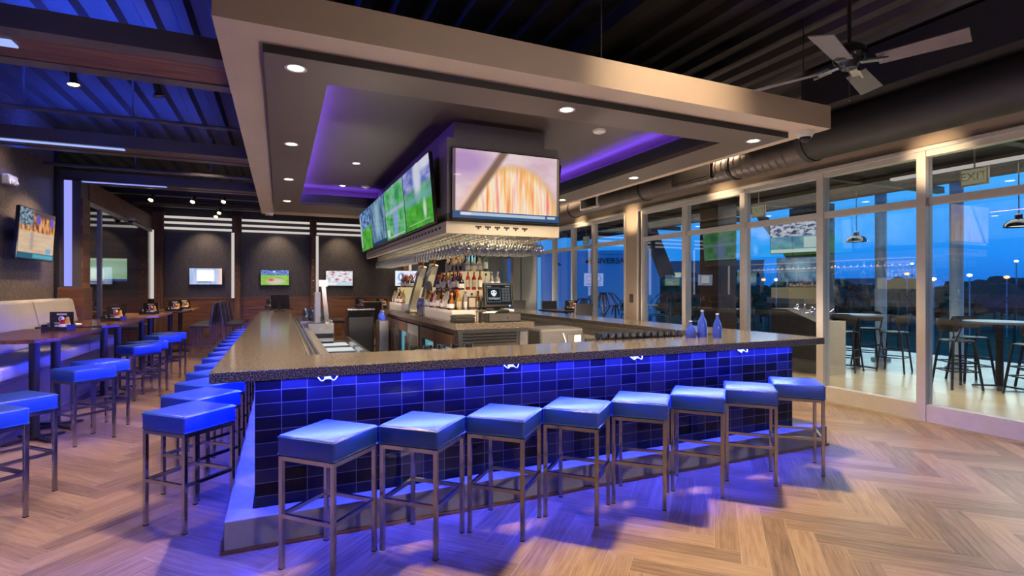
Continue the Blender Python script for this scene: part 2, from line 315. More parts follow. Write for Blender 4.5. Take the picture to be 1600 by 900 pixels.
# ------------------------------------------------------------------ mesh builder
class MB:
    def __init__(s): s.bm = bmesh.new(); s.uv = None
    def box(s, c, d, rz=0., M=None, bev=0., seg=2):
        r = bmesh.ops.create_cube(s.bm, size=1)
        vs = r['verts']
        T = Matrix.Translation(c) @ Matrix.Rotation(rz, 4, 'Z')
        if M is not None: T = Matrix.Translation(c) @ M
        T = T @ Matrix.Diagonal((d[0], d[1], d[2], 1))
        bmesh.ops.transform(s.bm, matrix=T, verts=vs)
        if bev:
            es = list({e for v in vs for e in v.link_edges})
            bmesh.ops.bevel(s.bm, geom=es, offset=bev, segments=seg, profile=.5, affect='EDGES')
        return s
    def b2(s, x0, x1, y0, y1, z0, z1, **k):
        return s.box(((x0+x1)/2, (y0+y1)/2, (z0+z1)/2), (abs(x1-x0), abs(y1-y0), abs(z1-z0)), **k)
    def cyl(s, p0, p1, r, n=12, r2=None, caps=True):
        p0, p1 = Vector(p0), Vector(p1); d = p1-p0
        q = bmesh.ops.create_cone(s.bm, cap_ends=caps, segments=n, radius1=r, radius2=r if r2 is None else r2, depth=d.length)
        M = Matrix.Translation((p0+p1)/2) @ d.to_track_quat('Z', 'Y').to_matrix().to_4x4()
        bmesh.ops.transform(s.bm, matrix=M, verts=q['verts']); return s
    def bar(s, p0, p1, w, h=None, up=(0, 0, 1)):     # rectangular bar between points
        p0, p1 = Vector(p0), Vector(p1); d = p1-p0; h = h or w
        q = bmesh.ops.create_cube(s.bm, size=1); z = d.normalized(); u = Vector(up)
        if abs(z.dot(u)) > .98: u = Vector((1, 0, 0))
        x = u.cross(z).normalized(); y = z.cross(x)
        R = Matrix((x, y, z)).transposed().to_4x4()
        bmesh.ops.transform(s.bm, matrix=Matrix.Translation((p0+p1)/2) @ R @ Matrix.Diagonal((w, h, d.length, 1)), verts=q['verts']); return s
    def lathe(s, prof, c=(0, 0, 0), n=16, sx=1., sy=1.):
        rings = []
        for (r, z) in prof:
            if r < 1e-5: rings.append([s.bm.verts.new((c[0], c[1], c[2]+z))])
            else: rings.append([s.bm.verts.new((c[0]+sx*r*math.cos(2*PI*i/n), c[1]+sy*r*math.sin(2*PI*i/n), c[2]+z)) for i in range(n)])
        for a, b in zip(rings, rings[1:]):
            for i in range(n):
                j = (i+1) % n
                if len(a) == 1 and len(b) == 1: continue
                if len(a) == 1: f = [a[0], b[j], b[i]]
                elif len(b) == 1: f = [a[i], a[j], b[0]]
                else: f = [a[i], a[j], b[j], b[i]]
                try: s.bm.faces.new(f)
                except ValueError: pass
        return s
    def prism(s, pts, z0, z1):
        a = [s.bm.verts.new((x, y, z0)) for x, y in pts]; b = [s.bm.verts.new((x, y, z1)) for x, y in pts]
        n = len(pts); s.bm.faces.new(b); s.bm.faces.new(a[::-1])
        for i in range(n): s.bm.faces.new([a[i], a[(i+1) % n], b[(i+1) % n], b[i]])
        return s
    def ext(s, pts, v):      # polygon (3d points) extruded by v
        v = Vector(v); a = [s.bm.verts.new(p) for p in pts]; b = [s.bm.verts.new(Vector(p)+v) for p in pts]
        n = len(pts); s.bm.faces.new(a[::-1]); s.bm.faces.new(b)
        for i in range(n): s.bm.faces.new([a[i], a[(i+1) % n], b[(i+1) % n], b[i]])
        return s
    def tube(s, pts, r, n=8):
        for a, b in zip(pts, pts[1:]): s.cyl(a, b, r, n)
        for p in pts[1:-1]:
            q = bmesh.ops.create_icosphere(s.bm, subdivisions=1, radius=r); bmesh.ops.translate(s.bm, vec=p, verts=q['verts'])
        return s
    def sph(s, c, r, sc=(1, 1, 1), sub=2):
        q = bmesh.ops.create_icosphere(s.bm, subdivisions=sub, radius=r)
        bmesh.ops.transform(s.bm, matrix=Matrix.Translation(c) @ Matrix.Diagonal(tuple(sc)+(1,)), verts=q['verts']); return s
    def build(s, name, m, parent=None, smooth=False, ang=None, bevel=0.):
        bmesh.ops.recalc_face_normals(s.bm, faces=s.bm.faces)
        me = bpy.data.meshes.new(name); s.bm.to_mesh(me); s.bm.free()
        me.materials.append(MATS[m] if isinstance(m, str) else m)
        if smooth:
            for p in me.polygons: p.use_smooth = True
            try: me.set_sharp_from_angle(angle=math.radians(40))
            except Exception: pass
        o = bpy.data.objects.new(name, me); C.objects.link(o)
        if parent is not None: o.parent = parent
        if bevel:
            b = o.modifiers.new('bevel', 'BEVEL'); b.width = bevel; b.segments = 2; b.limit_method = 'ANGLE'
        return o
def thing(name, label, cat, loc=(0, 0, 0), rz=0, group=None):
    o = bpy.data.objects.new(name, None); C.objects.link(o); o.empty_display_size = .1
    o.location = loc; o.rotation_euler = (0, 0, rz); o['label'] = label; o['category'] = cat
    if group: o['group'] = group
    return o
def tag(o, label, cat, group=None, kind=None):
    o['label'] = label; o['category'] = cat
    if group: o['group'] = group
    if kind: o['kind'] = kind
    return o
def struct(o, label=None):
    o['kind'] = 'structure'
    if label: o['label'] = label; 
    return o
def dup(root, loc, rz=None, label=None, group=None):
    r = root.copy(); C.objects.link(r); r.location = loc
    if rz is not None: r.rotation_euler = (0, 0, rz)
    if label: r['label'] = label
    if group: r['group'] = group
    for ch in list(root.children):
        c = ch.copy(); C.objects.link(c); c.parent = r
        for g in list(ch.children):
            d = g.copy(); C.objects.link(d); d.parent = c
    return r
ORD = ['first', 'second', 'third', 'fourth', 'fifth', 'sixth', 'seventh', 'eighth', 'ninth', 'tenth', 'eleventh', 'twelfth', 'thirteenth', 'fourteenth', 'fifteenth', 'sixteenth', 'seventeenth', 'eighteenth', 'nineteenth', 'twentieth']
TENS = {20: 'twenty', 30: 'thirty', 40: 'forty', 50: 'fifty'}
def ordw(i):
    if i < 20: return ORD[i]
    n = i+1; t = n//10*10
    return (TENS[t].replace('y', 'ieth') if n == t else TENS[t]+'-'+ORD[n-t-1])
def text_mesh(name, s, size, m, parent, loc, rot, ext=.0005, align='CENTER'):
    cu = bpy.data.curves.new(name, 'FONT'); cu.body = s; cu.size = size; cu.extrude = ext; cu.align_x = align; cu.align_y = 'CENTER'
    t = bpy.data.objects.new(name+'_tmp', cu); C.objects.link(t)
    dg = bpy.context.evaluated_depsgraph_get(); me = bpy.data.meshes.new_from_object(t.evaluated_get(dg))
    bpy.data.objects.remove(t); me.materials.clear(); me.materials.append(MATS[m])
    o = bpy.data.objects.new(name, me); C.objects.link(o); o.parent = parent; o.location = loc; o.rotation_euler = rot
    return o

XW = 7.1; XL = -3.4; YB = 16.7; ZD = 4.3; YF = -3.0

# ------------------------------------------------------------------ floor (herringbone planks)
def make_floor():
    me = bpy.data.meshes.new('floor'); W, L = .15, .90; g = .0026
    V = []; F = []; UV = []; COL = []
    c, s = math.cos(PI/4), math.sin(PI/4)
    x0, x1, y0, y1 = -6.4, 7.12, YF, YB
    def add(u0, u1, v0, v1, horiz):
        cx, cy = (u0+u1)/2, (v0+v1)/2
        X = cx*c-cy*s; Y = cx*s+cy*c
        if X < x0-.2 or X > x1-.35 or Y < y0+.0 or Y > y1+.2: return
        b = len(V)
        for (u, v) in ((u0+g, v0+g), (u1-g, v0+g), (u1-g, v1-g), (u0+g, v1-g)):
            V.append((min(u*c-v*s, x1), u*s+v*c, 0.0))
        F.append((b, b+1, b+2, b+3)); r = random.random(); off = random.random()*50; o2 = random.random()*50
        uvs = [(0, 0), (L, 0), (L, W), (0, W)] if horiz else [(0, 0), (0, W), (L, W), (L, 0)]
        for q in uvs: UV.append((q[0]+off, q[1]+o2)); COL.append((r, r, r, 1))
    for j in range(-14, 15):
        for k in range(-170, 240):
            ox, oy = k*W+j*L, k*W-j*L
            add(ox, ox+L, oy, oy+W, True)
            add(ox-W, ox, oy, oy+L, False)
    # base grout sheet just below
    b = len(V); V += [(x0, y0, -.002), (x1, y0, -.002), (x1, y1, -.002), (x0, y1, -.002)]; F.append((b, b+1, b+2, b+3)); UV += [(0, 0)]*4; COL += [(0, 0, 0, 1)]*4
    V += [(x0, y0, -.1), (x1, y0, -.1), (x1, y1, -.1), (x0, y1, -.1)]
    for i in range(4):
        F.append((b+4+i, b+4+(i+1) % 4, b+(i+1) % 4, b+i)); UV += [(0, 0)]*4; COL += [(0, 0, 0, 1)]*4
    me.from_pydata(V, [], F); uvl = me.uv_layers.new(name='UVMap')
    for i, q in enumerate(UV): uvl.data[i].uv = q
    ca = me.color_attributes.new('plank', 'FLOAT_COLOR', 'CORNER')
    for i, q in enumerate(COL): ca.data[i].color = q
    me.materials.append(MATS['herringbone_oak']); me.materials.append(MATS['grout'])
    for p in list(me.polygons)[-5:]: p.material_index = 1
    o = bpy.data.objects.new('floor', me); C.objects.link(o); struct(o)
make_floor()

# ------------------------------------------------------------------ ceiling deck with ribs along Y
def ceiling():
    m = MB(); pts = []; x = -6.5
    while x < 7.3:
        pts += [(x, ZD), (x+.10, ZD), (x+.14, ZD-.075), (x+.24, ZD-.075), (x+.28, ZD)]; x += .32
    pts += [(7.3, ZD), (7.3, ZD+.1), (-6.5, ZD+.1)]
    m.ext([(a, YF, z) for a, z in pts], (0, YB-YF+.1, 0)); struct(m.build('ceiling', 'deck_black'))
ceiling()

# ------------------------------------------------------------------ walls
struct(MB().b2(XL-.12, XL, YF, 10.9, 0, ZD).build('wall_left', 'grey_wallpaper'))
struct(MB().b2(-6.5, XW+.2, YF-.12, YF, 0, ZD).build('wall_front', 'beige_paint'))
m = MB(); m.b2(-3.12, 5.55, YB, YB+.12, 0, ZD); struct(m.build('wall_back', 'black_wallpaper'))
struct(MB().b2(-6.5, -3.12, YB, YB+.12, 0, ZD).build('wall_back_clad', 'wood_cladding'))
struct(MB().b2(-6.5, -6.38, 10.9, YB, 0, ZD).build('wall_far_left', 'wood_cladding'))
struct(MB().b2(-6.5, XL-.12, 10.78, 10.9, 0, ZD).build('wall_alcove', 'dark_wood'))
# wainscot
struct(MB().b2(-3.1, 5.5, YB-.04, YB, 0, 1.27).b2(-3.1, 5.5, YB-.07, YB, 1.27, 1.32).build('trim_1', 'warm_wood'))
# wing pier with LED portal
m = MB(); m.b2(-3.36, -3.07, 11.0, 11.38, 1.58, 3.42); struct(m.build('wall_pier', 'beam_paint'))
struct(MB().b2(-3.07, -3.045, 11.0, 11.38, 0, 3.1).build('trim_2', 'pier_cladding'))
struct(MB().b2(-3.42, -3.02, 10.93, 11.4, 0, 1.60).build('trim_3', 'warm_wood', bevel=.006))
struct(MB().b2(XL-.02, XL+.04, 10.9, 11.0, 0, ZD).build('trim_4', 'black_plastic'))
# wood header above the glazed partition
struct(MB().b2(-3.20, -3.05, 11.38, YB-.1, 3.12, 3.46).build('trim_5', 'old_beam'))
def wobj(name, m, parent=None): return m
# partition glazing
pt = thing('glazed_partition', 'glass partition with slim steel mullion in front of plank clad wall', 'partition', (-3.12, 11.4, 0))
del pt['label']; del pt['category']; pt.name = 'window_9'; pt['kind'] = 'structure'
m = MB(); m.b2(-.03, .03, 0, 5.2, 3.06, 3.12).b2(-.03, .03, .0, 5.2, .0, .10); m.build('window_frame', 'white_frame', pt)
m = MB(); m.b2(-.035, .035, .74, .82, .1, 3.06); m.build('mullion', 'brushed', pt)
m = MB(); m.b2(-.004, .004, .02, .74, .1, 3.06).b2(-.004, .004, .82, 5.2, .1, 3.06); m.build('window_pane', 'window_glass', pt)

# ------------------------------------------------------------------ window wall right
def window(n, y0, y1, m0=.055, m1=.055, last=False):
    w = thing('window_%d' % n, '', '', (XW, y0, 0)); del w['label']; del w['category']; w['kind'] = 'structure'
    L = y1-y0
    m = MB(); m.b2(-.06, .06, m0, L-m1, 0, .20).b2(-.06, .06, m0, L-m1, 3.16, 3.23).b2(-.045, .045, m0, L-m1, 2.58, 2.67)
    m.b2(-.07, .07, -m0, m0, 0, 3.24)
    if last: m.b2(-.07, .07, L-m1, L, 0, 3.24)
    m.build('window_frame', 'white_frame', w)
    m = MB(); m.b2(-.004, .004, m0, L-m1, .2, 2.58).b2(-.004, .004, m0, L-m1, 2.67, 3.16); m.build('window_pane', 'window_glass', w)
    m = MB(); m.b2(-.02, .05, m0, m0+.012, .2, 2.58).b2(-.02, .05, m0, m0+.012, 2.67, 3.16); m.build('gasket', 'dark_trim', w)
    return w
ys = [9.10, 7.80, 6.42, 5.05, 3.76, 2.48, 1.2, -.1, -1.4]
for i in range(len(ys)-1): window(i+1, ys[i+1], ys[i], .05, .05, i == 0)
ys2 = [9.62, 11.0, 12.0, 13.05, 14.4, 15.6, 16.6]
for i in range(len(ys2)-1): window(i+10, ys2[i], ys2[i+1], .04, .04, i == len(ys2)-2)
struct(MB().b2(XW-.10, XW+.14, YF, YB, 3.24, ZD).b2(XW-.10, XW+.14, 9.16, 9.58, 0, 3.24).b2(XW-.1, XW+.14, YF, -1.45, 0, 3.24).build('wall_right', 'beige_paint'))
struct(MB().b2(XW-.13, XW-.10, YF, 9.14, 3.22, 3.265).b2(XW-.13, XW-.10, 9.60, 16.6, 3.22, 3.265).b2(XW-.13, XW-.10, 9.12, 9.16, 0, 3.26).b2(XW-.13, XW-.10, 9.58, 9.62, 0, 3.26).build('trim_6', 'white_frame'))
sw = thing('keypad', 'small grey wall keypad on the beige pier between the windows', 'keypad', (XW-.10, 9.37, 1.36))
MB().b2(-.02, 0, -.06, .06, -.09, .09).build('housing', 'stainless', sw, bevel=.003)
m = MB()
for a in range(3):
    for b in range(4): m.b2(-.025, -.02, -.045+a*.03, -.02+a*.03, -.07+b*.036, -.045+b*.036)
m.build('button', 'grey_plastic', sw)

# back right: end wall panel, glazed door with lit panes
struct(MB().b2(5.55, 5.62, YB, YB+.1, 0, ZD).b2(6.10, XW, YB, YB+.12, 0, ZD).b2(5.6, 6.1, YB, YB+.1, 2.75, ZD).build('wall_end', 'wall_warm_panel'))
struct(MB().b2(6.2, 6.42, 13.9, 14.1, 0, 3.3).b2(6.46, 6.68, 13.9, 14.1, 0, 3.3).b2(6.70, 7.0, 14.0, 14.1, 0, 3.3).build('wall_nib', 'wall_warm_panel'))
d = thing('door_1', '', '', (5.62, YB, 0)); del d['label']; del d['category']; d['kind'] = 'structure'
MB().b2(0, .06, -.02, .05, 0, 2.75).b2(.42, .48, -.02, .05, 0, 2.75).b2(.21, .27, -.02, .05, 0, 2.75).b2(0, .48, -.02, .05, 2.68, 2.75).b2(0, .48, -.02, .05, 0, .3).build('door_frame', 'dark_trim', d)
MB().b2(.06, .21, 0, .02, .3, 2.68).b2(.27, .42, 0, .02, .3, 2.68).build('window_pane', 'cooler_light', d)

# ------------------------------------------------------------------ beams, slats and posts (building frame)
def beam(n, y0, y1, x0=XL, x1=-.40, z0=3.40, z1=3.56):
    struct(MB().b2(x0, x1, y0, y0+.16, z0, z1).b2(x0, x1, y1-.16, y1, z0, z1).b2(x0, x1, y0+.16, y1-.16, z0+.05, z1).build('trim_%d' % n, 'beam_paint'))
    struct(MB().b2(x0, x1, y0+.16, y1-.16, z0+.01, z0+.05).build('trim_%d' % (n+20), 'old_beam'))
beam(7, 4.72, 5.50); beam(8, 8.20, 8.75); beam(9, 11.0, 11.45)
def led(name, label, m, boxes):
    mm = MB()
    for b in boxes: mm.b2(*b)
    return tag(mm.build(name, m), label, 'light')
led('led_strip', 'blue led light strip under the second ceiling beam from the front', 'led_blue_white', [(XL+.02, -1.86, 8.26, 8.33, 3.388, 3.40)])
led('led_strip', 'blue led portal strip down the pier and along the third beam', 'led_blue', [(-3.29, -3.19, 10.975, 10.998, 1.62, 3.388), (-3.29, -1.86, 11.05, 11.11, 3.388, 3.40)])
led('led_strip', 'white led light strip under the nearest ceiling beam at the left edge', 'led_blue_white', [(XL+.02, -1.80, 4.98, 5.10, 3.395, 3.41)])
struct(MB().b2(3.0-.09, 3.0+.09, YF, YB, ZD-.2, ZD-.06).build('trim_10', 'steel_black'))
# more cross beams beyond
for i, y in enumerate((13.6, 15.4)): struct(MB().b2(XL, 6.9, y, y+.2, 3.62, 3.80).build('trim_%d' % (11+i), 'steel_black'))
# horizontal light tubes high on the back wall
zs = (3.19, 3.34, 3.49)
seg = [(-3.0, -1.24), (-1.05, .80), (.95, 3.5)]
cnt = 0
for a, (x0, x1) in enumerate(seg):
    for b, z in enumerate(zs):
        t = MB().cyl((x0, YB-.16, z), (x1, YB-.16, z), .032, 10).build('light_tube', 'tube_white')
        tag(t, '%s white light tube high on the back wall, %s' % (('lowest', 'middle', 'topmost')[b], ('left bay', 'centre bay', 'right bay')[a]), 'light', 'white light tubes on the back wall')
posts = [(-3.05, -2.86, 'beside the glass partition'), (-1.16, -1.02, 'between the two left wall screens'), (.82, .95, 'right of the baseball screen'), (3.55, 3.72, 'left of the screen behind the taps')]
for x0, x1, w in posts:
    p = thing('timber_post', 'brown bolted timber post on the back wall, '+w, 'post', ((x0+x1)/2, YB-.12, 0))
    hw = (x1-x0)/2
    MB().b2(-hw, hw, -.1, .1, 0, 3.12 if hw > .09 else 3.18).b2(-hw-.03, hw+.03, -.13, .1, 3.12, 3.60).build('timber', 'post_wood', p, bevel=.008)
    m = MB()
    for k in range(9): m.cyl((0, -.11, 1.4+k*.2), (0, -.10, 1.4+k*.2), .012, 8)
    m.build('bolt', 'stainless', p)
for x, w in ((-3.10, 'left of the bolted post by the partition'), (-1.21, 'left of the post between screens'), (1.0, 'right of the post by the baseball screen'), (3.77, 'beside the post behind the taps')):
    tag(MB().b2(x-.035, x+.035, YB-.22, YB-.16, 1.3, 3.12).build('light_tube', 'tube_white'), 'vertical white light tube '+w, 'light', 'vertical light tubes on the back wall')

# pipes and hangers near ceiling
tag(MB().cyl((XL, 7.5, 3.60), (-.4, 7.5, 3.60), .025, 8).cyl((-1.6, 7.5, 3.6), (-1.6, 7.5, 4.22), .012, 6).cyl((-2.6, 7.5, 3.6), (-2.6, 7.5, 4.22), .012, 6).build('sprinkler_pipe', 'beam_paint'), 'thin pipe across the left ceiling between the first two beams', 'pipe')
tag(MB().cyl((XL, 10.5, 3.55), (-.4, 10.5, 3.55), .03, 8).cyl((-2.2, 10.5, 3.55), (-2.2, 10.5, 4.22), .012, 6).cyl((-1.1, 10.5, 3.55), (-1.1, 10.5, 4.22), .012, 6).build('sprinkler_pipe', 'beam_paint'), 'blue lit pipe in front of the third ceiling beam', 'pipe')
tag(MB().cyl((-3.1, 14.5, 3.55), (5.8, 14.5, 3.55), .03, 8).cyl((-1.0, 14.5, 3.55), (-1.0, 14.5, 4.22), .012, 6).cyl((2.0, 14.5, 3.55), (2.0, 14.5, 4.22), .012, 6).build('sprinkler_pipe', 'beam_paint'), 'grey pipe running across in front of the back wall tubes', 'pipe')

# ------------------------------------------------------------------ canopy over the bar
CX0, CX1, CY0, CY1 = -.37, 5.08, 3.53, 12.6
can = thing('ceiling_canopy', 'large suspended beige canopy with dark recessed underside above the bar', 'canopy', (2.36, 8, 3.2))
def cb(m, x0, x1, y0, y1, z0, z1): return m.b2(x0-2.36, x1-2.36, y0-8, y1-8, z0-3.2, z1-3.2)
PX0, PX1, PY0, PY1 = -.10, 4.80, 3.80, 11.7
OX0, OX1, OY0, OY1 = .33, 4.30, 4.22, 10.5     # opening
m = MB()
cb(m, CX0, CX1, CY0, PY0+.02, 3.20, 3.43); cb(m, CX0, CX1, PY1-.02, CY1, 3.20, 3.43)
cb(m, CX0, PX0+.02, PY0+.02, PY1-.02, 3.20, 3.43); cb(m, PX1-.02, CX1, PY0+.02, PY1-.02, 3.20, 3.43)
m.build('frame', 'canopy_paint', can)
m = MB()
cb(m, PX0, PX1, PY0, OY0, 3.145, 3.20); cb(m, PX0, PX1, OY1, PY1, 3.145, 3.20); cb(m, PX0, OX0, OY0, OY1, 3.145, 3.20); cb(m, OX1, PX1, OY0, OY1, 3.145, 3.20)
m.build('soffit_panel', 'canopy_panel', can)
m = MB()
cb(m, PX0-.004, PX1+.004, PY0-.006, PY0, 3.143, 3.20); cb(m, PX0-.004, PX0, PY0, PY1, 3.143, 3.20)
m.build('edge_trim', 'dark_trim', can)
m = MB(); t = .02
cb(m, OX1, OX1+t, OY0, OY1, 3.20, 3.35); cb(m, OX0, OX1, OY1, OY1+t, 3.20, 3.35); cb(m, OX0, OX1, OY0-t, OY0, 3.20, 3.49)
m.build('cove_lip', 'cove_face', can)
m = MB()
cb(m, OX0-.25, OX1+.25, OY0-.02, OY1+.25, 3.48, 3.52); cb(m, OX0-.25, OX0-.23, OY0, OY1+.2, 3.2, 3.48); cb(m, OX1+.23, OX1+.25, OY0, OY1+.2, 3.2, 3.48); cb(m, OX0-.2, OX1+.2, OY1+.23, OY1+.25, 3.2, 3.48)
m.build('inner_ceiling', 'canopy_inner', can)
m = MB()
cb(m, OX0-.09, OX0-.02, OY0+.02, OY1, 3.203, 3.21); cb(m, OX1+.035, OX1+.06, OY0+.02, OY1, 3.31, 3.34); cb(m, OX0, OX1, OY1+.035, OY1+.06, 3.31, 3.34)
m.build('cove_light', 'led_purple', can)
m = MB()
for x in (0, 2.4, 4.8):
    for y in (3.62, 8, 12.4): m.cyl((x-2.36, y-8, .2), (x-2.36, y-8, 1.1), .006, 6)
m.build('hanger_rod', 'steel_black', can)

def downlight(x, y, z, label, grp='recessed downlights in the canopy', r=.055):
    d = thing('downlight', label, 'light', (x, y, z), 0, grp)
    MB().lathe([(r+.018, 0), (r+.02, -.006), (r, -.004), (r, .0)], n=20).build('trim_ring', 'white_frame', d, True)
    MB().lathe([(0, -.0025), (r, -.0025)], n=20).build('lens', 'lamp_down', d)
    return d
DL = [(.10, 3.98, 'nearest the left front corner'), (2.27, 3.96, 'over the middle of the bar front'), (4.55, 4.01, 'near the right front corner'),
      (.11, 6.11, 'second along the left edge'), (.11, 8.12, 'third along the left edge'), (.11, 10.17, 'fourth along the left edge'),
      (4.55, 6.05, 'second along the right edge'), (4.55, 8.1, 'third along the right edge'), (4.55, 10.2, 'fourth along the right edge')]
for x, y, w in DL: downlight(x, y, 3.143, 'round recessed canopy downlight, '+w)
for x, y, w in ((1.05, 8.2, 'in the inner ceiling left of the screens'), (1.05, 10.1, 'far back in the inner ceiling left of the screens')): downlight(x, y, 3.478, 'round recessed downlight '+w, r=.045)
def detector(x, y, z, label):
    d = thing('smoke_detector', label, 'smoke detector', (x, y, z))
    MB().lathe([(0, -.05), (.035, -.048), (.05, -.035), (.07, -.03), (.08, -.015), (.08, 0)], n=20).build('housing', 'white_plastic', d, True)
    MB().lathe([(.02, -.052), (.028, -.051), (.02, -.05)], n=12).build('sensor_ring', 'grey_plastic', d)
detector(3.48, 5.29, 3.478, 'white round smoke detector on the inner canopy ceiling by the front screen')
detector(1.45, 10.0, 3.478, 'white round smoke detector on the inner canopy ceiling behind the side screens')
def dome(x, y, z, label):
    d = thing('dome_camera', label, 'security camera', (x, y, z))
    MB().lathe([(0, 0), (.085, 0), (.085, -.02), (.065, -.06), (.055, -.06)], n=20).build('housing', 'white_plastic', d, True)
    MB().lathe([(.055, -.06), (.05, -.085), (.03, -.105), (0, -.112)], n=20).build('lens_dome', 'black_gloss', d, True)
dome(4.93, 3.70, 3.2, 'white dome camera under the right front corner of the canopy')
dome(-.22, 12.4, 3.2, 'white dome camera under the far left corner of the canopy')
dome(-3.0, 13.9, 3.12, 'white dome camera under the wood header by the partition')

# ------------------------------------------------------------------ television builder
def tv(w, h, m, label, loc, rz=0, tilt=0, group=None, depth=.045, arm=.10):
    t = thing('television', label, 'television', loc, rz, group)
    T = Matrix.Rotation(tilt, 4, 'X')      # screen faces -Y locally; tilt>0 leans down
    bz = .012
    mm = MB(); mm.box((0, 0, 0), (w, depth, h), bev=.006); bmesh.ops.transform(mm.bm, matrix=T, verts=mm.bm.verts); mm.build('casing', 'black_gloss', t)
    me = bpy.data.meshes.new('screen'); a, b = w/2-bz, h/2-bz; y = -depth/2-.0015
    vs = [T @ Vector(p) for p in ((-a, y, -b+.006), (a, y, -b+.006), (a, y, b), (-a, y, b))]
    me.from_pydata([tuple(v) for v in vs], [], [(0, 1, 2, 3)]); u = me.uv_layers.new(name='UVMap')
    for i, q in enumerate(((0, 0), (1, 0), (1, 1), (0, 1))): u.data[i].uv = q
    me.materials.append(MATS[m]); s = bpy.data.objects.new('screen', me); C.objects.link(s); s.parent = t
    mm = MB(); mm.b2(-.2, .2, .02, .045, -.12, .12).b2(-.05, .05, .04, arm, -.08, .08); mm.build('wall_bracket', 'black_metal', t)
    return t

# ------------------------------------------------------------------ hanging screen box above the island
BX0, BX1, BY0, BY1 = 1.68, 3.07, 5.57, 11.4
bx = thing('screen_housing', 'grey hanging housing carrying the televisions and glass racks over the back bar', 'bulkhead', ((BX0+BX1)/2, (BY0+BY1)/2, 2.2))
ox, oy = (BX0+BX1)/2, (BY0+BY1)/2
def bb(m, x0, x1, y0, y1, z0, z1, **k): return m.b2(x0-ox, x1-ox, y0-oy, y1-oy, z0-2.2, z1-2.2, **k)
bb(MB(), BX0, BX1, BY0, BY1, 2.42, 3.26).build('body', 'box_paint', bx)
bb(MB(), BX0+.12, BX1-.12, BY0+.12, BY1+.3, 3.26, 3.478).build('upper_box', 'box_paint', bx)
m = MB()
bb(m, BX0-.012, BX1+.012, BY0-.012, BY0+.03, 2.20, 2.33); bb(m, BX0-.012, BX0+.03, BY0+.03, BY1, 2.20, 2.33); bb(m, BX1-.03, BX1+.012, BY0+.03, BY1, 2.20, 2.33)
m.build('fascia', 'box_cream', bx)
bb(MB(), BX0, BX1, BY0, BY1, 2.33, 2.42).build('rack_ceiling', 'menu_brown', bx)
m = MB()
for k in range(6):
    x = BX0+.33+k*.115; bb(m, x, x+.072, BY0-.016, BY0-.011, 2.275, 2.295); bb(m, x+.025, x+.047, BY0-.016, BY0-.011, 2.255, 2.275)
for k in range(34):
    y = BY0+.2+k*.16; bb(m, BX0-.016, BX0-.011, y, y+.075, 2.262, 2.288)
m.build('rack_slot', 'dark_trim', bx)
m = MB()
for k in range(11):
    x = BX0+.10+k*.115; bb(m, x, x+.03, BY0+.04, BY1-.05, 2.222, 2.232)
m.build('hanging_rail', 'brushed', bx)
bb(MB(), BX0+.55, BX1-.55, BY0+.3, BY1-.4, 2.315, 2.325).build('light_panel', 'back_glow', bx)

tv(1.35, .79, 'tv_court', 'large television on the front of the hanging housing showing a blurred basketball court', (2.385, BY0-.05, 2.745), 0, .015, arm=.05)
names = ['tv_soccer', 'tv_replay', 'tv_arena', 'tv_pitch']
desc = ['nearest, green soccer pitch', 'second, green and blue replay', 'third, dark blue arena', 'farthest, half green']
for k in range(4):
    tv(1.40, .80, names[k], 'television on the left side of the hanging housing, '+desc[k], (BX0-.10, 6.46+k*1.42, 2.735), -PI/2, .09, 'side televisions on the hanging housing', arm=.10)
    tv(1.40, .80, names[(k+2) % 4], 'edge on television right of the hanging housing, %s from the front' % ORD[k], (BX1+.10, 6.46+k*1.42, 2.735), PI/2, .09, 'side televisions on the hanging housing', arm=.10)
k = YB/17.5
tv(.80, .47, 'tv_studio', 'wall television left of the timber post showing a white studio panel', (-1.87, YB-.12, 1.90), 0, .03, 'televisions on the back wall', arm=.12)
tv(.76, .46, 'tv_baseball', 'wall television showing a green baseball field under a blue stand', (-.14, YB-.12, 1.88), 0, .03, 'televisions on the back wall', arm=.12)
tv(.79, .47, 'tv_news', 'wall television in the centre bay showing a pale red and white picture', (1.63, YB-.12, 1.87), 0, .03, 'televisions on the back wall', arm=.12)
tv(.85, .50, 'tv_cards', 'wall television behind the taps showing blue and pink round shapes', (3.56+.12, YB-.32, 1.88), 0, .03, 'televisions on the back wall', arm=.2)
tv(1.15, .62, 'tv_golf', 'television on the plank wall behind the partition, pale green picture', (-4.22, YB-.12, 2.05), 0, .02, arm=.12)
tv(1.22, .72, 'tv_basketball', 'tilted television on the grey left wall showing a basketball game', (XL+.16, 9.72, 2.35), PI/2, .06, arm=.14)

# emergency light on left wall
e = thing('emergency_light', 'small white emergency light on the left wall above the television', 'light', (XL+.05, 9.25, 3.05))
MB().b2(-.05, .04, -.13, .13, -.07, .07, bev=.015).build('housing', 'white_plastic', e)
MB().sph((.03, -.06, -.03), .04).sph((.03, .06, -.03), .04).build('lamp_head', 'label_white', e, True)

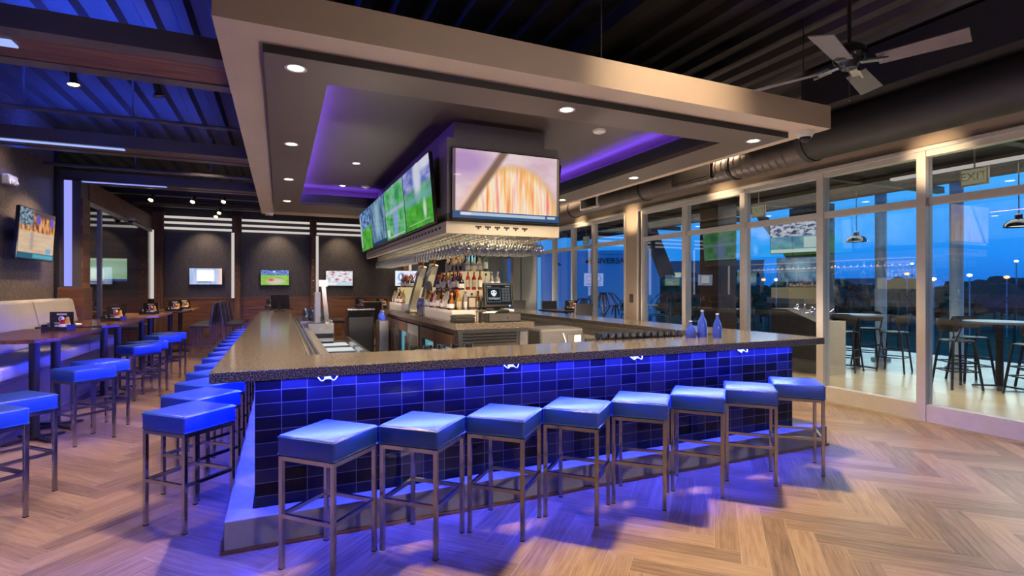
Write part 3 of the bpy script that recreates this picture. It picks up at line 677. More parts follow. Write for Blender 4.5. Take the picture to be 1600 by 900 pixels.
# ------------------------------------------------------------------ the bar
def ring(m, x0, x1, y0, y1, ix0, ix1, iy0, z0, z1):     # U shape open at the back
    m.prism([(x0, y0), (x1, y0), (x1, y1), (ix1, y1), (ix1, iy0), (ix0, iy0), (ix0, y1), (x0, y1)], z0, z1); return m
ct = ring(MB(), -.38, 4.95, 3.50, 12.4, .18, 4.30, 4.15, 1.035, 1.10).build('bar_counter', 'granite', bevel=.006)
tag(ct, 'speckled brown granite counter top running around the bar', 'counter')
bw = thing('tiled_bar', 'dark blue glossy tiled bar front under the granite counter', 'bar', (-.15, 3.73, 0))
ring(MB(), 0, 4.93, 0, 8.55, .14, 4.79, .14, .0, 1.035).build('tiled_wall', 'blue_tile', bw)
for x in (.29, 1.63, 2.81, 4.05):
    hk = MB()
    for s in (-1, 1):
        pts = [(x+.15+s*(.012+.05*t), -.035-.02*math.sin(t*PI), 1.0-.022*math.sin(t*PI*1.0)+.006*t) for t in [i/8 for i in range(9)]]
        hk.tube(pts, .004, 6)
    hk.b2(x+.13, x+.17, -.03, -.0, .985, 1.02)
    hk.build('bag_hook', 'label_white', bw, True)  # chrome hooks painted white to carry the led light on them
pl = MB()
pl.prism([(-.31, 3.57), (5.08, 3.57), (5.08, 12.3), (4.79, 12.3), (4.79, 3.72), (-.16, 3.72), (-.16, 12.3), (-.31, 12.3)], 0, .19)
tag(pl.build('foot_plinth', 'concrete', bevel=.006), 'grey raised foot plinth around the base of the bar', 'plinth')
tag(MB().prism([(-.325, 3.555), (5.095, 3.555), (5.095, 3.5699), (-.3101, 3.5699), (-.3101, 12.3), (-.325, 12.3)], 0, .018).build('plinth_edging', 'copper'), 'thin brass coloured edging at the foot of the plinth', 'edging')
tag(MB().b2(-.175, -.16, 3.75, 12.2, 1.026, 1.0345).b2(-.15, 4.75, 3.705, 3.72, 1.026, 1.0345).build('led_strip', 'led_blue'), 'blue led strip hidden under the overhang of the counter', 'light')

# ------------------------------------------------------------------ stools
def make_stool(seat='seat_leather'):
    t = thing('bar_stool', 'x', 'stool')
    S = .20
    m = MB(); m.b2(-S, S, -S, S, .645, .765, bev=.018, seg=3); m.build('seat', seat, t, True)
    m = MB()
    for z in (.752, .655):
        q = S-.003; pts = [(-q, -q, z), (q, -q, z), (q, q, z), (-q, q, z), (-q, -q, z)]
        for a, b in zip(pts, pts[1:]): m.cyl(a, b, .0045, 6)
    m.build('piping', 'piping', t, True)
    q = .182
    for sx in (-1, 1):
        for sy in (-1, 1):
            MB().b2(sx*q-.0125, sx*q+.0125, sy*q-.0125, sy*q+.0125, .004, .645).build('leg', 'chrome', t, bevel=.002)
    m = MB()
    for sgn in (-1, 1):
        m.b2(-q+.013, q-.013, sgn*q-.012, sgn*q+.012, .621, .645); m.b2(sgn*q-.012, sgn*q+.012, -q+.013, q-.013, .621, .645)
    m.build('seat_frame', 'chrome', t)
    for sgn in (-1, 1):
        MB().b2(-q+.013, q-.013, sgn*q-.011, sgn*q+.011, .295, .317).build('footrest', 'chrome', t)
        MB().b2(sgn*q-.011, sgn*q+.011, -q+.013, q-.013, .295, .317).build('footrest', 'chrome', t)
    m = MB()
    for sx in (-1, 1):
        for sy in (-1, 1): m.b2(sx*q-.013, sx*q+.013, sy*q-.013, sy*q+.013, 0, .006)
    m.build('foot_cap', 'rubber', t)
    return t
st0 = make_stool(); used = [False]
def stool(x, y, rz, label, grp):
    if not used[0]:
        used[0] = True; st0.location = (x, y, 0); st0.rotation_euler = (0, 0, rz); st0['label'] = label; st0['group'] = grp; return st0
    return dup(st0, (x, y, 0), rz, label, grp)
for i in range(8):
    w = 'nearest the bar corner' if i == 0 else ('at the far right end' if i == 7 else ORD[i]+' from the left')
    stool(.265+.563*i, 3.25, PI/4+random.uniform(-.03, .03), 'blue cushioned chrome stool in front of the bar, '+w, 'stools along the front of the bar')
for i in range(14):
    stool(-.57, 4.22+.578*i, PI/4+random.uniform(-.03, .03), 'blue chrome stool along the left side of the bar, %s from the front' % ORD[i], 'stools along the left side of the bar')
for i, y in enumerate((4.70, 5.22, 6.83, 7.38, 9.15, 9.68, 10.85, 11.4)):
    stool(-1.88, y, PI/4+random.uniform(-.04, .04), 'blue chrome stool at the banquette tables across the aisle, %s from the front' % ORD[i], 'stools at the banquette tables')

# ------------------------------------------------------------------ banquette, tables
bq = thing('banquette', 'long light grey upholstered banquette along the left wall', 'banquette', (-3.0, 7.0, 0))
m = MB(); m.b2(.16, .45, -5.5, 3.88, .0, .66); m.b2(-.38, .16, -5.5, 3.88, 0, .66); m.build('base', 'banquette_base', bq)
MB().b2(.452, .462, -5.5, 3.88, .10, .13).b2(.452, .462, -5.5, 3.88, .63, .65).build('metal_rail', 'brushed', bq)
sec = [(-5.5, -2.9), (-2.88, -.3), (-.28, 2.33), (2.35, 3.88)]
for (a, b) in sec:
    m = MB(); m.b2(-.05, .50, a, b, .66, .80, bev=.03, seg=3); m.build('seat_cushion', 'banquette_vinyl', bq, True)
    m = MB(); m.ext([(-.02, a, .80), (-.37, a, .66), (-.37, a, 1.40), (-.20, a, 1.43), (-.14, a, 1.40)], (0, b-a, 0))
    o = m.build('backrest', 'banquette_vinyl', bq, True, bevel=.02)

def shield(parent, w, m, loc, rot, name='logo'):
    # rounded triangular club-head shield with two dark eyes: outline ring + blobs
    g = MB(); pts = []
    for i in range(28):
        a = 2*PI*i/28; r = .5*(1+.18*math.cos(3*(a-PI/6)-PI/1.0+PI)) if False else .5
        x = math.cos(a)*.5; y = math.sin(a)*.5
        x *= (.62+.38*max(0, min(1, (y+.5)))**.8)*1.1
        pts.append((x*w, y*w, 0))
    g.ext(pts, (0, 0, .0008)); a = g.build(name, m, parent); a.location = loc; a.rotation_euler = rot
    return a
def caddy(x, y, z, rz, label, card=True, sign='TOPGOLF'):
    t = thing('table_caddy', label, 'caddy', (x, y, z), rz)
    MB().b2(-.15, .15, -.085, .05, 0, .018).b2(-.15, .15, -.09, -.085, 0, .045).b2(-.15, -.145, -.085, .05, 0, .07).b2(.145, .15, -.085, .05, 0, .07).build('tray', 'black_plastic', t)
    if card:
        c = MB().b2(-.14, .14, .03, .036, .018, .225).build('menu_card', 'paper_black', t)
        p = MB().b2(-.055, .065, .0275, .0295, .185, .205); p.build('card_banner', 'label_white', c)
        l = shield(c, .075, 'label_white', (-.0, .029, .135), (PI/2, 0, 0)); shield(c, .05, 'paper_black', (-.0, .0285, .137), (PI/2, 0, 0))
        text_mesh('lettering', sign, .034, 'label_white', c, (-.01, .029, .082), (PI/2, 0, 0))
        MB().b2(-.08, .04, .028, .0295, .042, .058).build('card_stripe', 'label_white', c)
    return t
def squeeze(m, label, kind, capm, x, y, z):
    t = thing(kind, label, 'bottle', (x, y, z))
    MB().lathe([(0, 0), (.03, 0), (.034, .01), (.034, .05), (.028, .075), (.022, .10), (.018, .115)], n=14, sy=.72).build('bottle_body', m, t, True)
    MB().lathe([(.019, .115), (.019, .135), (.006, .15), (0, .15)], n=12).build('bottle_cap', capm, t, True)
    MB().lathe([(.0348, .018), (.0348, .05), (.031, .062)], n=14, sy=.74).build('paper_label', 'label_white', t, True)
    return t
ket = None
def set_table_top(x, y, z, rz, where, near=True):
    global ket, mus, slt
    caddy(x, y, z, rz, 'black caddy with white shield logo card '+where)
    c, s = math.cos(rz), math.sin(rz)
    def pos(a, b): return (x+a*c-b*s, y+a*s+b*c, z+.018)
    if ket is None:
        ket = squeeze('ketchup_red', '', 'ketchup_bottle', 'label_white', 0, 0, 0); mus = squeeze('mustard_yellow', '', 'mustard_bottle', 'mustard_yellow', 0, 0, 0)
        slt = thing('salt_shaker', '', 'shaker'); MB().lathe([(0, 0), (.018, 0), (.02, .01), (.014, .055)], n=12).build('shaker_body', 'drink_glass', slt, True); MB().lathe([(.0155, .055), (.016, .07), (.008, .078), (0, .078)], n=12).build('shaker_cap', 'chrome', slt, True)
        k, m_, s_ = ket, mus, slt
        k.location = pos(.06, -.035); m_.location = pos(.10, -.01); s_.location = pos(-.10, -.04)
    else:
        k = dup(ket, pos(.06, -.035)); m_ = dup(mus, pos(.10, -.01)); s_ = dup(slt, pos(-.10, -.04))
    k['label'] = 'red ketchup bottle in the caddy '+where; m_['label'] = 'yellow mustard bottle in the caddy '+where; s_['label'] = 'salt shaker in the caddy '+where
    for q, g in ((k, 'ketchup bottles'), (m_, 'mustard bottles'), (s_, 'salt shakers')): q['group'] = g+' on the tables'
def high_table(x0, x1, y0, y1, wood, label, ch=.16, z=1.07, legs=None, legx=None):
    cx, cy = (x0+x1)/2, (y0+y1)/2
    t = thing('high_table', label, 'table', (cx, cy, 0), 0, 'dining tables')
    a, b = (x1-x0)/2, (y1-y0)/2
    MB().prism([(-a, -b), (a-ch, -b), (a, -b+ch), (a, b-ch), (a-ch, b), (-a, b)], z-.038, z).build('table_top', wood, t, bevel=.004)
    legs = legs or [cy-.3, cy+.3]; lx = (legx if legx is not None else cx)-cx
    for ly in legs:
        MB().cyl((lx, ly-cy, .03), (lx, ly-cy, z-.05), .045, 20).build('column', 'black_metal', t, True)
        m = MB()
        for k in range(4):
            an = PI/4+k*PI/2; p = Vector((math.cos(an), math.sin(an), 0))
            m.bar(Vector((lx, ly-cy, .035)), Vector((lx, ly-cy, .014))+p*.26, .055, .02); m.sph(Vector((lx, ly-cy, .012))+p*.26, .028, (1, 1, .5), 1)
        m.cyl((lx, ly-cy, .02), (lx, ly-cy, .055), .06, 16); m.build('base', 'black_metal', t)
        MB().b2(lx-.14, lx+.14, ly-cy-.14, ly-cy+.14, z-.05, z-.038).build('mounting_plate', 'black_metal', t)
    return t
high_table(-2.98, -2.12, 6.80, 8.55, 'table_wood', 'dark red brown high table in front of the banquette, nearest of three', legs=[7.05, 7.62], legx=-2.36)
set_table_top(-2.50, 8.2, 1.07, -.35, 'on the nearest banquette table')
high_table(-2.98, -2.10, 8.92, 10.75, 'table_wood', 'brown wooden high table in front of the banquette, second of three', legs=[9.3, 10.0], legx=-2.33)
set_table_top(-2.42, 10.2, 1.07, -.35, 'on the second banquette table')
high_table(-2.9, -2.08, 11.5, 13.1, 'table_wood_light', 'light oak high table, third beyond the banquette', legs=[11.9, 12.6], legx=-2.4)
set_table_top(-2.35, 12.3, 1.07, -.35, 'on the third light oak table')
tag(MB().b2(-.13, .13, -.09, .09, 0, .006, bev=.002).b2(-.12, .12, -.085, .085, .006, .014).build('menu', 'label_white'), 'folded pale menu lying on the second banquette table', 'menu').location = (-2.72, 9.25, 1.07)

# black high back chairs
def make_chair():
    t = thing('high_chair', 'x', 'chair')
    MB().b2(-.21, .21, -.20, .20, .70, .77, bev=.02, seg=2).build('seat', 'black_leather', t, True)
    m = MB(); m.ext([(-.21, .17, .76), (-.21, .22, .76), (-.21, .29, 1.24), (-.21, .25, 1.25)], (.42, 0, 0)); m.build('backrest', 'black_leather', t, bevel=.01)
    for s in (-1, 1):
        MB().bar((s*.20, .20, 0), (s*.20, .20, .74), .025).build('leg', 'chrome', t)
        MB().bar((s*.20, -.19, 0), (s*.20, -.19, .70), .025).build('leg', 'chrome', t)
        MB().bar((s*.222, .20, .72), (s*.222, .272, 1.25), .018, .035).build('back_frame', 'chrome', t)
    m = MB()
    for s in (-1, 1): m.bar((s*.20, -.19, .28), (s*.20, .20, .28), .02)
    m.bar((-.20, -.19, .28), (.20, -.19, .28), .02).bar((-.20, .20, .28), (.20, .20, .28), .02); m.build('stretcher', 'chrome', t)
    return t
ch0 = make_chair(); cu = [0]
def chair(x, y, rz, label, grp='black high backed chairs'):
    if not cu[0]:
        cu[0] = 1; ch0.location = (x, y, 0); ch0.rotation_euler = (0, 0, rz); ch0['label'] = label; ch0['group'] = grp; return
    dup(ch0, (x, y, 0), rz, label, grp)
R_ = -PI/2    # back towards +X
# far left tables and chairs
high_table(-2.65, -1.92, 13.6, 14.5, 'dark_wood', 'dark high table by the back wall beyond the light oak table', ch=.03, legs=[14.0])
set_table_top(-2.2, 13.95, 1.07, -.3, 'on the dark table nearest the black chairs')
high_table(-2.65, -1.92, 14.9, 15.8, 'table_wood_light', 'oak high table close to the back wall left of the timber post', ch=.03, legs=[15.3])
set_table_top(-2.2, 15.2, 1.07, -.3, 'on the oak table close to the back wall')
for i, y in enumerate((13.5, 14.15, 14.85, 15.5)): chair(-1.62, y, R_, 'black high backed chair right of the far left tables, %s from the front' % ORD[i])
for i, y in enumerate((13.6, 14.2)): chair(-2.95, y, -R_, 'black high backed chair left of the far left tables, %s from the front' % ORD[i])
high_table(-.75, .3, 14.6, 15.4, 'dark_wood', 'dark high table behind the end of the bar counter', ch=.03, legs=[15.0])
set_table_top(-.2, 14.9, 1.07, -.2, 'on the dark table behind the bar end')
for i, y in enumerate((13.9, 14.6, 15.3)): chair(-1.0+.02*i, y, PI/2, 'black high backed chair behind the bar end, %s from the front' % ORD[i])
high_table(1.7, 3.1, 14.0, 14.8, 'dark_wood', 'dark high table in the back centre seen across the bar', ch=.03, legs=[14.4])
set_table_top(1.95, 14.3, 1.07, -.2, 'on the left of the centre table'); set_table_top(2.5, 14.35, 1.07, -.2, 'on the right of the centre table')
for i, y in enumerate((14.0, 14.6)): chair(1.3+.05*i, y, PI/2, 'black high backed chair left of the centre table, %s from the front' % ORD[i])
for i, x in enumerate((2.1, 2.7)): chair(x, 13.5, PI, 'black high backed chair before the centre table, %s from the left' % ORD[i])
high_table(5.7, 6.6, 10.2, 11.3, 'dark_wood', 'dark high table beside the far windows', ch=.03, legs=[10.75])
set_table_top(6.2, 10.6, 1.07, -.5, 'on the dark table by the far windows')
chair(5.9, 9.8, PI, 'black high backed chair in front of the table by the far windows'); chair(6.4, 11.8, 0, 'black high backed chair behind the table by the far windows')
chair(5.3, 12.6, PI/2, 'black high backed chair behind the right end of the bar'); chair(5.9, 13.2, PI, 'black high backed chair in front of the cream wall nib')

# ------------------------------------------------------------------ back bar island
IX0, IX1, IY0, IY1 = 1.76, 2.72, 5.50, 9.9
isl = MB().b2(IX0, IX1, IY0, IY1, 1.13, 1.20).build('island_counter', 'granite', bevel=.005); tag(isl, 'speckled granite counter top of the island behind the bar', 'counter')
def cooler(y0, y1, label, doors):
    t = thing('bar_cooler', label, 'cooler', (IX0+.06, y0, 0), 0, 'coolers under the island')
    L = y1-y0
    MB().b2(.05, .80, 0, L, .05, 1.13).b2(.0, .05, 0, L, 1.06, 1.13).b2(0, .05, 0, L, .05, .15).b2(0, .05, 0, .05, .15, 1.06).b2(0, .05, L-.05, L, .15, 1.06).build('cabinet', 'dark_wood', t)
    n = len(doors); w = (L-.1)/n
    for k, kind in enumerate(doors):
        a, b = .05+k*w+.008, .05+(k+1)*w-.008
        d_ = MB().b2(-.02, .02, a, a+.06, .16, 1.05).b2(-.02, .02, b-.06, b, .16, 1.05).b2(-.02, .02, a+.06, b-.06, .16, .24).b2(-.02, .02, a+.06, b-.06, .90, 1.05).build('door', 'dark_wood' if kind != 's' else 'brushed', t)
        if kind == 'g':
            MB().b2(-.005, .003, a+.06, b-.06, .24, .90).build('door_pane', 'cooler_glass', d_)
            MB().b2(.035, .045, a+.05, b-.05, .24, .9).build('interior_light', 'cooler_light', d_)
        else: MB().b2(-.01, .012, a+.06, b-.06, .24, .90).build('door_panel', 'grey_plastic', d_)
        MB().cyl((-.045, a+.03 if k % 2 else b-.03, .45), (-.045, a+.03 if k % 2 else b-.03, .85), .009, 8).build('handle', 'stainless', d_)
    return t
cooler(5.72, 7.30, 'dark cooler with two lit glass doors, nearest under the island', 'gg')
cooler(7.32, 8.85, 'dark cooler with one lit glass door, second under the island', 'sg')
cooler(8.87, 9.85, 'dark narrow cabinet cooler at the far end of the island', 'ss')
t = thing('stainless_cabinet', 'stainless steel cabinet with a grille under the front end of the island', 'cabinet', (2.24, 5.62, 0))
MB().b2(-.42, .46, -.0, .09, .05, 1.13).build('cabinet', 'stainless', t)
MB().b2(-.40, .30, -.02, -.0, .18, .92).build('front_panel', 'brushed', t, bevel=.004)
m = MB()
for k in range(4): m.b2(-.36, .30, -.012, -.0, .955+k*.035, .975+k*.035)
m.build('grille', 'black_metal', t)
MB().b2(.34, .44, -.02, 0, .2, 1.08).build('side_panel', 'brushed', t)

# tier display
td = thing('bottle_display', 'stepped white and cream bottle display on the front half of the island', 'shelf', (2.24, 6.6, 1.2))
MB().b2(-.40, .40, -.70, .55, 0, .13, bev=.004).build('lower_step', 'white_plastic', td)
MB().b2(-.27, .30, -.62, .55, .13, .37, bev=.004).build('middle_step', 'box_cream', td)
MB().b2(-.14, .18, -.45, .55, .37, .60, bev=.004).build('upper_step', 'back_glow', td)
td2 = thing('bottle_display', 'low white stepped bottle display at the far end of the island', 'shelf', (2.24, 9.2, 1.2))
MB().b2(-.40, .40, -.5, .55, 0, .13, bev=.004).build('lower_step', 'white_plastic', td2)
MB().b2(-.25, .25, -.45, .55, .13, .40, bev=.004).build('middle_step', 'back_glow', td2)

profs = [
    [(0, 0), (.028, 0), (.030, .01), (.030, .12), (.024, .145), (.011, .165), (.010, .205)],
    [(0, 0), (.034, 0), (.035, .01), (.035, .085), (.028, .115), (.011, .135), (.011, .18)],
    [(0, 0), (.025, 0), (.027, .01), (.027, .14), (.010, .175), (.009, .225)],
]
bases = {}
BN = {'bottle_amber': 'amber', 'bottle_clear': 'clear', 'bottle_green': 'green', 'bottle_dark': 'black', 'bottle_gold': 'golden', 'bottle_blue': 'blue', 'bottle_red': 'dark red'}
def bottle(x, y, z, label, grp):
    mn = random.choice(['bottle_amber', 'bottle_clear', 'bottle_clear', 'bottle_clear', 'bottle_green', 'bottle_dark', 'bottle_dark', 'bottle_dark', 'bottle_gold', 'bottle_red', 'bottle_amber', 'bottle_clear', 'bottle_gold']); pi = random.randrange(3); key = (mn, pi)
    lab = BN[mn]+' '+label
    if key not in bases:
        t = thing('liquor_bottle', lab, 'bottle', (x, y, z), random.random()*6, grp); p = profs[pi]
        MB().lathe(p, n=12).build('glass_body', mn, t, True)
        r, zt = p[-1]; MB().lathe([(r+.002, zt-.005), (r+.002, zt+.022), (0, zt+.022)], n=10).build('bottle_cap', random.choice(['black_plastic', 'stainless', 'ketchup_red', 'mustard_yellow']), t, True)
        r = p[2][0]; MB().lathe([(r+.0008, p[3][1]*.25), (r+.0008, p[3][1]*.85)], n=12).build('paper_label', random.choice(['label_white', 'box_cream', 'paper_black', 'label_white']), t, True)
        bases[key] = t; return t
    return dup(bases[key], (x, y, z), random.random()*6, lab, grp)
def row(pts, where, grp):
    for i, (x, y, z) in enumerate(pts): bottle(x, y, z, 'liquor bottle, %s %s' % (ORD[i], where), grp)
row([(1.880, 6.02+i*.075, 1.33) for i in range(16)], 'from the front, lower step, left side of the near display', 'bottles on the lower step')
row([(2.010, 6.06+i*.078, 1.57) for i in range(14)], 'from the front, middle step, left side of the near display', 'bottles on the middle step')
row([(2.08+i*.078, 6.02, 1.57) for i in range(6)], 'from the left, middle step, front of the near display', 'bottles on the middle step front')
row([(2.14, 6.20+i*.08, 1.80) for i in range(12)], 'from the front, top step, left side of the near display', 'bottles on the top step')
row([(2.22+i*.08, 6.20, 1.80) for i in range(3)], 'from the left, top step, front of the near display', 'bottles on the top step')
row([(1.94+i*.08, 5.935, 1.33) for i in range(5)], 'from the left, lower step, front of the near display', 'bottles on the lower step front')
row([(1.95, 6.04+i*.078, 1.33) for i in range(14)], 'from the front, lower step, inner line of the near display', 'bottles on the lower step')
row([(1.89, 8.76+i*.1, 1.33) for i in range(9)], 'from the front on the far bottle display, lower step', 'bottles on the far display')
row([(2.05, 8.82+i*.1, 1.60) for i in range(9)], 'from the front on the far bottle display, upper step', 'bottles on the far display')

# leaning tap towers
def tap_tower(y, label):
    t = thing('tap_tower', label, 'beer tap', (1.97, y, 1.2), 0, 'beer taps on the island')
    MB().b2(-.12, .16, -.16, .16, 0, .03, bev=.006).build('base', 'stainless', t)
    m = MB(); m.bar((-.06, 0, .02), (.13, 0, .74), .11, .13, up=(0, 1, 0)); m.build('column', 'chrome', t, bevel=.008)
    for k, (c, zz) in enumerate((('bottle_amber', .70), ('black_plastic', .72), ('bottle_green', .66))):
        h = MB().lathe([(0, 0), (.012, 0), (.02, .08), (.028, .16), (.016, .19), (0, .19)], n=10).build('tap_handle', c, t, True); h.location = (.10, -.12+k*.11, zz)
    MB().cyl((-.02, -.12, .5), (.09, -.12, .70), .008, 8).cyl((-.02, .10, .5), (.09, .10, .70), .008, 8).build('faucet', 'chrome', t, True)
tap_tower(8.30, 'tall leaning chrome tap tower on the island, farther of two'); tap_tower(7.62, 'tall leaning chrome tap tower on the island, nearer of two')
t = thing('round_sign', 'dark round disc sign standing before the bottles', 'sign', (1.90, 7.15, 1.36))
MB().cyl((-.01, 0, .20), (.01, 0, .20), .13, 28).build('disc', 'menu_brown', t, True); MB().b2(-.01, .01, -.01, .01, -.16, .1).build('stem', 'stainless', t)
for k in range(3):
    y = 7.28+k*.085
    sh = thing('cocktail_shaker', 'tall polished steel shaker on the island edge, %s from the front' % ORD[k], 'shaker', (1.84, y, 1.2), 0, 'steel shakers on the island')
    MB().lathe([(0, 0), (.036, 0), (.044, .12), (.042, .17), (.036, .19), (0, .19)], n=16).build('cup', 'chrome', sh, True); MB().lathe([(.030, .19), (.022, .23), (.018, .25), (0, .255)], n=14).build('lid', 'stainless', sh, True)
# menus stack, tray items, register
for k in range(7):
    o = MB().b2(-.115, .115, -.09, .09, 0, .012).build('menu_folder', 'menu_brown'); o.location = (1.90+random.uniform(-.012, .012), 5.68+random.uniform(-.012, .012), 1.2+k*.0125); o.rotation_euler = (0, 0, random.uniform(-.15, .15))
    tag(o, 'dark menu folder in the stack beside the till, %s from the bottom' % ORD[k], 'menu', 'stacked menu folders')
t = thing('cash_drawer', 'black cash drawer at the front corner of the island', 'till', (2.38, 5.78, 1.2))
MB().b2(-.205, .205, -.2, .2, .0, .105, bev=.005).build('casing', 'black_plastic', t); MB().b2(-.195, .195, -.205, -.2, .01, .095).build('drawer_front', 'grey_plastic', t); MB().cyl((.03, -.212, .05), (.03, -.204, .05), .009, 12).build('lock', 'chrome', t)
def pos_terminal(x, y, z, rz, label, face=True):
    t = thing('till_screen', label, 'monitor', (x, y, z), rz)
    MB().b2(-.12, .12, -.07, .09, 0, .03, bev=.01).b2(-.04, .04, .03, .06, .02, .17).build('stand', 'black_plastic', t)
    T = Matrix.Translation((0, 0, .20)) @ Matrix.Rotation(-.22, 4, 'X')
    m = MB(); m.box((0, 0, 0), (.37, .05, .30), bev=.012); bmesh.ops.transform(m.bm, matrix=T, verts=m.bm.verts); m.build('monitor', 'black_plastic', t)
    if face:
        def panel(name, x0, x1, z0, z1, mt, d=.0262, par=t):
            q = MB(); q.b2(x0, x1, -d-.001, -d, z0, z1); bmesh.ops.transform(q.bm, matrix=T, verts=q.bm.verts); return q.build(name, mt, par)
        sc = panel('screen', -.155, .155, -.115, .12, 'screen_dark')
        panel('logo_frame', -.145, .02, -.085, .085, 'screen_line', .0275, sc); panel('logo_panel', -.141, .016, -.081, .081, 'screen_dark', .029, sc)
        panel('clock_text', -.145, -.09, .095, .108, 'screen_line', .0275, sc); panel('clock_text', .085, .145, .095, .108, 'screen_line', .0275, sc)
        for r in range(5):
            for c_ in range(3): panel('key', .04+c_*.035, .069+c_*.035, -.08+r*.034, -.052+r*.034, 'screen_key', .0275, sc)
        e_ = T.to_euler(); q = T @ Vector((-.062, -.0305, .02))
        shield(sc, .075, 'screen_white', tuple(q), (PI/2-.22, 0, 0)); q = T @ Vector((-.079, -.0325, .030)); shield(sc, .017, 'screen_dark', tuple(q), (PI/2-.22, 0, 0), 'logo_eye'); q = T @ Vector((-.045, -.0325, .030)); shield(sc, .017, 'screen_dark', tuple(q), (PI/2-.22, 0, 0), 'logo_eye')
        q = T @ Vector((-.062, -.031, -.045)); text_mesh('lettering', 'TOPGOLF', .032, 'screen_white', sc, tuple(q), (PI/2-.22, 0, 0))
        panel('status_light', .12, .135, -.138, -.125, 'blue_led_dot', .0262)
    return t
emat('screen_dark', (.015, .018, .022), 1.); emat('screen_line', (.28, .32, .34), .8); emat('screen_white', (.8, .85, .88), 1.); emat('screen_key', (.10, .11, .12), 1.)
pos_terminal(2.36, 5.74, 1.305, -.06, 'till screen with white shield logo on the cash drawer')
pos_terminal(.0, 12.1, 1.1, PI-.2, 'black till monitor seen from behind at the far end of the left counter', False)
t = thing('receipt_roll', 'crumpled white receipt paper in front of the till screen', 'paper', (2.20, 5.60, 1.305))
MB().b2(-.09, .06, -.03, .02, 0, .012, bev=.005).b2(-.05, .09, -.02, .03, .012, .022, rz=.2, bev=.004).build('paper', 'label_white', t)
for k in range(2):
    t = thing('bottle_opener', 'small steel opener on the front edge of the island, %s of two' % ('left', 'right')[k], 'opener', (2.02+k*.07, 5.55, 1.2), 0, 'openers on the island edge')
    MB().lathe([(0, 0), (.03, 0), (.03, .008), (.006, .012), (.005, .10), (.009, .12), (0, .125)], n=10).build('handle', 'copper', t, True); MB().b2(-.014, .014, -.003, .003, .12, .14).build('head', 'chrome', t)
t = thing('framed_notice', 'small framed yellow notice in front of the cream display step', 'sign', (2.09, 5.90, 1.40)); MB().b2(-.055, .055, -.006, .006, -.05, .09).build('frame', 'dark_wood', t); MB().b2(-.04, .04, -.008, -.006, -.035, .075).build('notice_sheet', 'box_cream', t)

# ------------------------------------------------------------------ hanging wine glasses
def wine_glass():
    t = thing('wine_glass', '', 'glass')
    MB().lathe([(0, 0), (.036, -.002), (.036, -.005), (.006, -.012), (.0045, -.03), (.0045, -.095), (.012, -.106), (.034, -.125), (.044, -.16), (.043, -.195), (.036, -.225)], n=12).build('glass_body', 'drink_glass', t, True)
    return t
gl0 = wine_glass(); first = [1]
def glass(x, y, label, grp):
    if first[0]: first[0] = 0; gl0.location = (x, y, 2.222); gl0['label'] = label; gl0['group'] = grp; return
    dup(gl0, (x, y, 2.222), 0, label, grp)
xs = [BX0+.1725+k*.115 for k in range(10)]
for r in range(7):
    for k, x in enumerate(xs):
        if k < 3: continue
        glass(x, BY0+.10+r*.09, 'hanging wine glass in the front rack, %s slot from the left, %s back' % (ORD[k], ORD[r]), 'glasses in the front rack')
for r in range(37):
    for k in range(3):
        glass(xs[k], BY0+.10+r*.15, 'hanging wine glass in the left rack, %s column from outside, %s from the front' % (ORD[k], ordw(r)), 'glasses in the left rack')

# ------------------------------------------------------------------ inside the bar: left leg
t = thing('speed_rail', 'pair of long steel rails on the inner edge of the left counter', 'rail', (.24, 4.3, 1.02))
MB().b2(-.055, .18, 0, 7.3, -.06, -.04).build('tray', 'brushed', t)
MB().cyl((.02, 0, .01), (.02, 7.3, .01), .009, 8).cyl((.06, 0, .01), (.06, 7.3, .01), .009, 8).build('rail', 'chrome', t, True)
MB().b2(-.058, -.05, 0, 7.3, -.04, .07).build('drip_edge', 'stainless', t)
t = thing('ice_bin', 'stainless underbar station with white lit bins inside the left counter', 'sink', (.62, 6.9, 0))
MB().b2(-.3, .35, -1.3, 1.6, .70, .74).b2(-.3, .35, -1.3, 1.6, .1, .14).b2(-.3, -.26, -1.3, 1.6, .14, .95).b2(.31, .35, -1.3, 1.6, .74, .84).build('cabinet', 'stainless', t)
for k in range(4):
    y = -1.2+k*.68
    MB().b2(-.2, .28, y, y+.03, .74, .775).build('divider', 'stainless', t); MB().b2(-.2, .28, y+.5, y+.53, .74, .775).build('divider', 'stainless', t); MB().b2(-.2, .28, y+.05, y+.48, .742, .772).build('bin_liner', 'bin_liner_glow', t)  # liners glow to stand in for light falling on the white bins
t = thing('beer_tower', 'tall steel beer tower with tilted taps inside the left counter', 'beer tap', (.53, 8.4, .95))
MB().b2(-.16, .20, -.22, .22, -.9, .12).build('cabinet', 'stainless', t, bevel=.006); MB().b2(-.06, .02, -.07, .07, .12, .58).build('column', 'brushed', t, bevel=.004)
MB().bar((.12, 0, .12), (.06, 0, .72), .05, .06).b2(-.0, .12, -.05, .05, .66, .76).build('tap_body', 'chrome', t)
m = MB()
for a in range(5): m.b2(-.15, .19, -.225, -.22, -.1-a*.12, -.03-a*.12)
m.build('vent', 'black_metal', t)
car = None; n = 0
for i in range(4):
    for j in range(3):
        x, y = .36+i*.10, 8.72+j*.11
        lab = 'clear glass carafe behind the beer tower, %s from the left in the %s row' % (ORD[i], ('front', 'middle', 'back')[j])
        if car is None:
            car = thing('glass_carafe', lab, 'carafe', (x, y, 1.08), 0, 'carafes behind the beer tower'); MB().lathe([(0, 0), (.042, 0), (.047, .02), (.045, .10), (.025, .16), (.030, .20)], n=12).build('glass_body', 'drink_glass', car, True)
        else: dup(car, (x, y, 1.08), 0, lab)
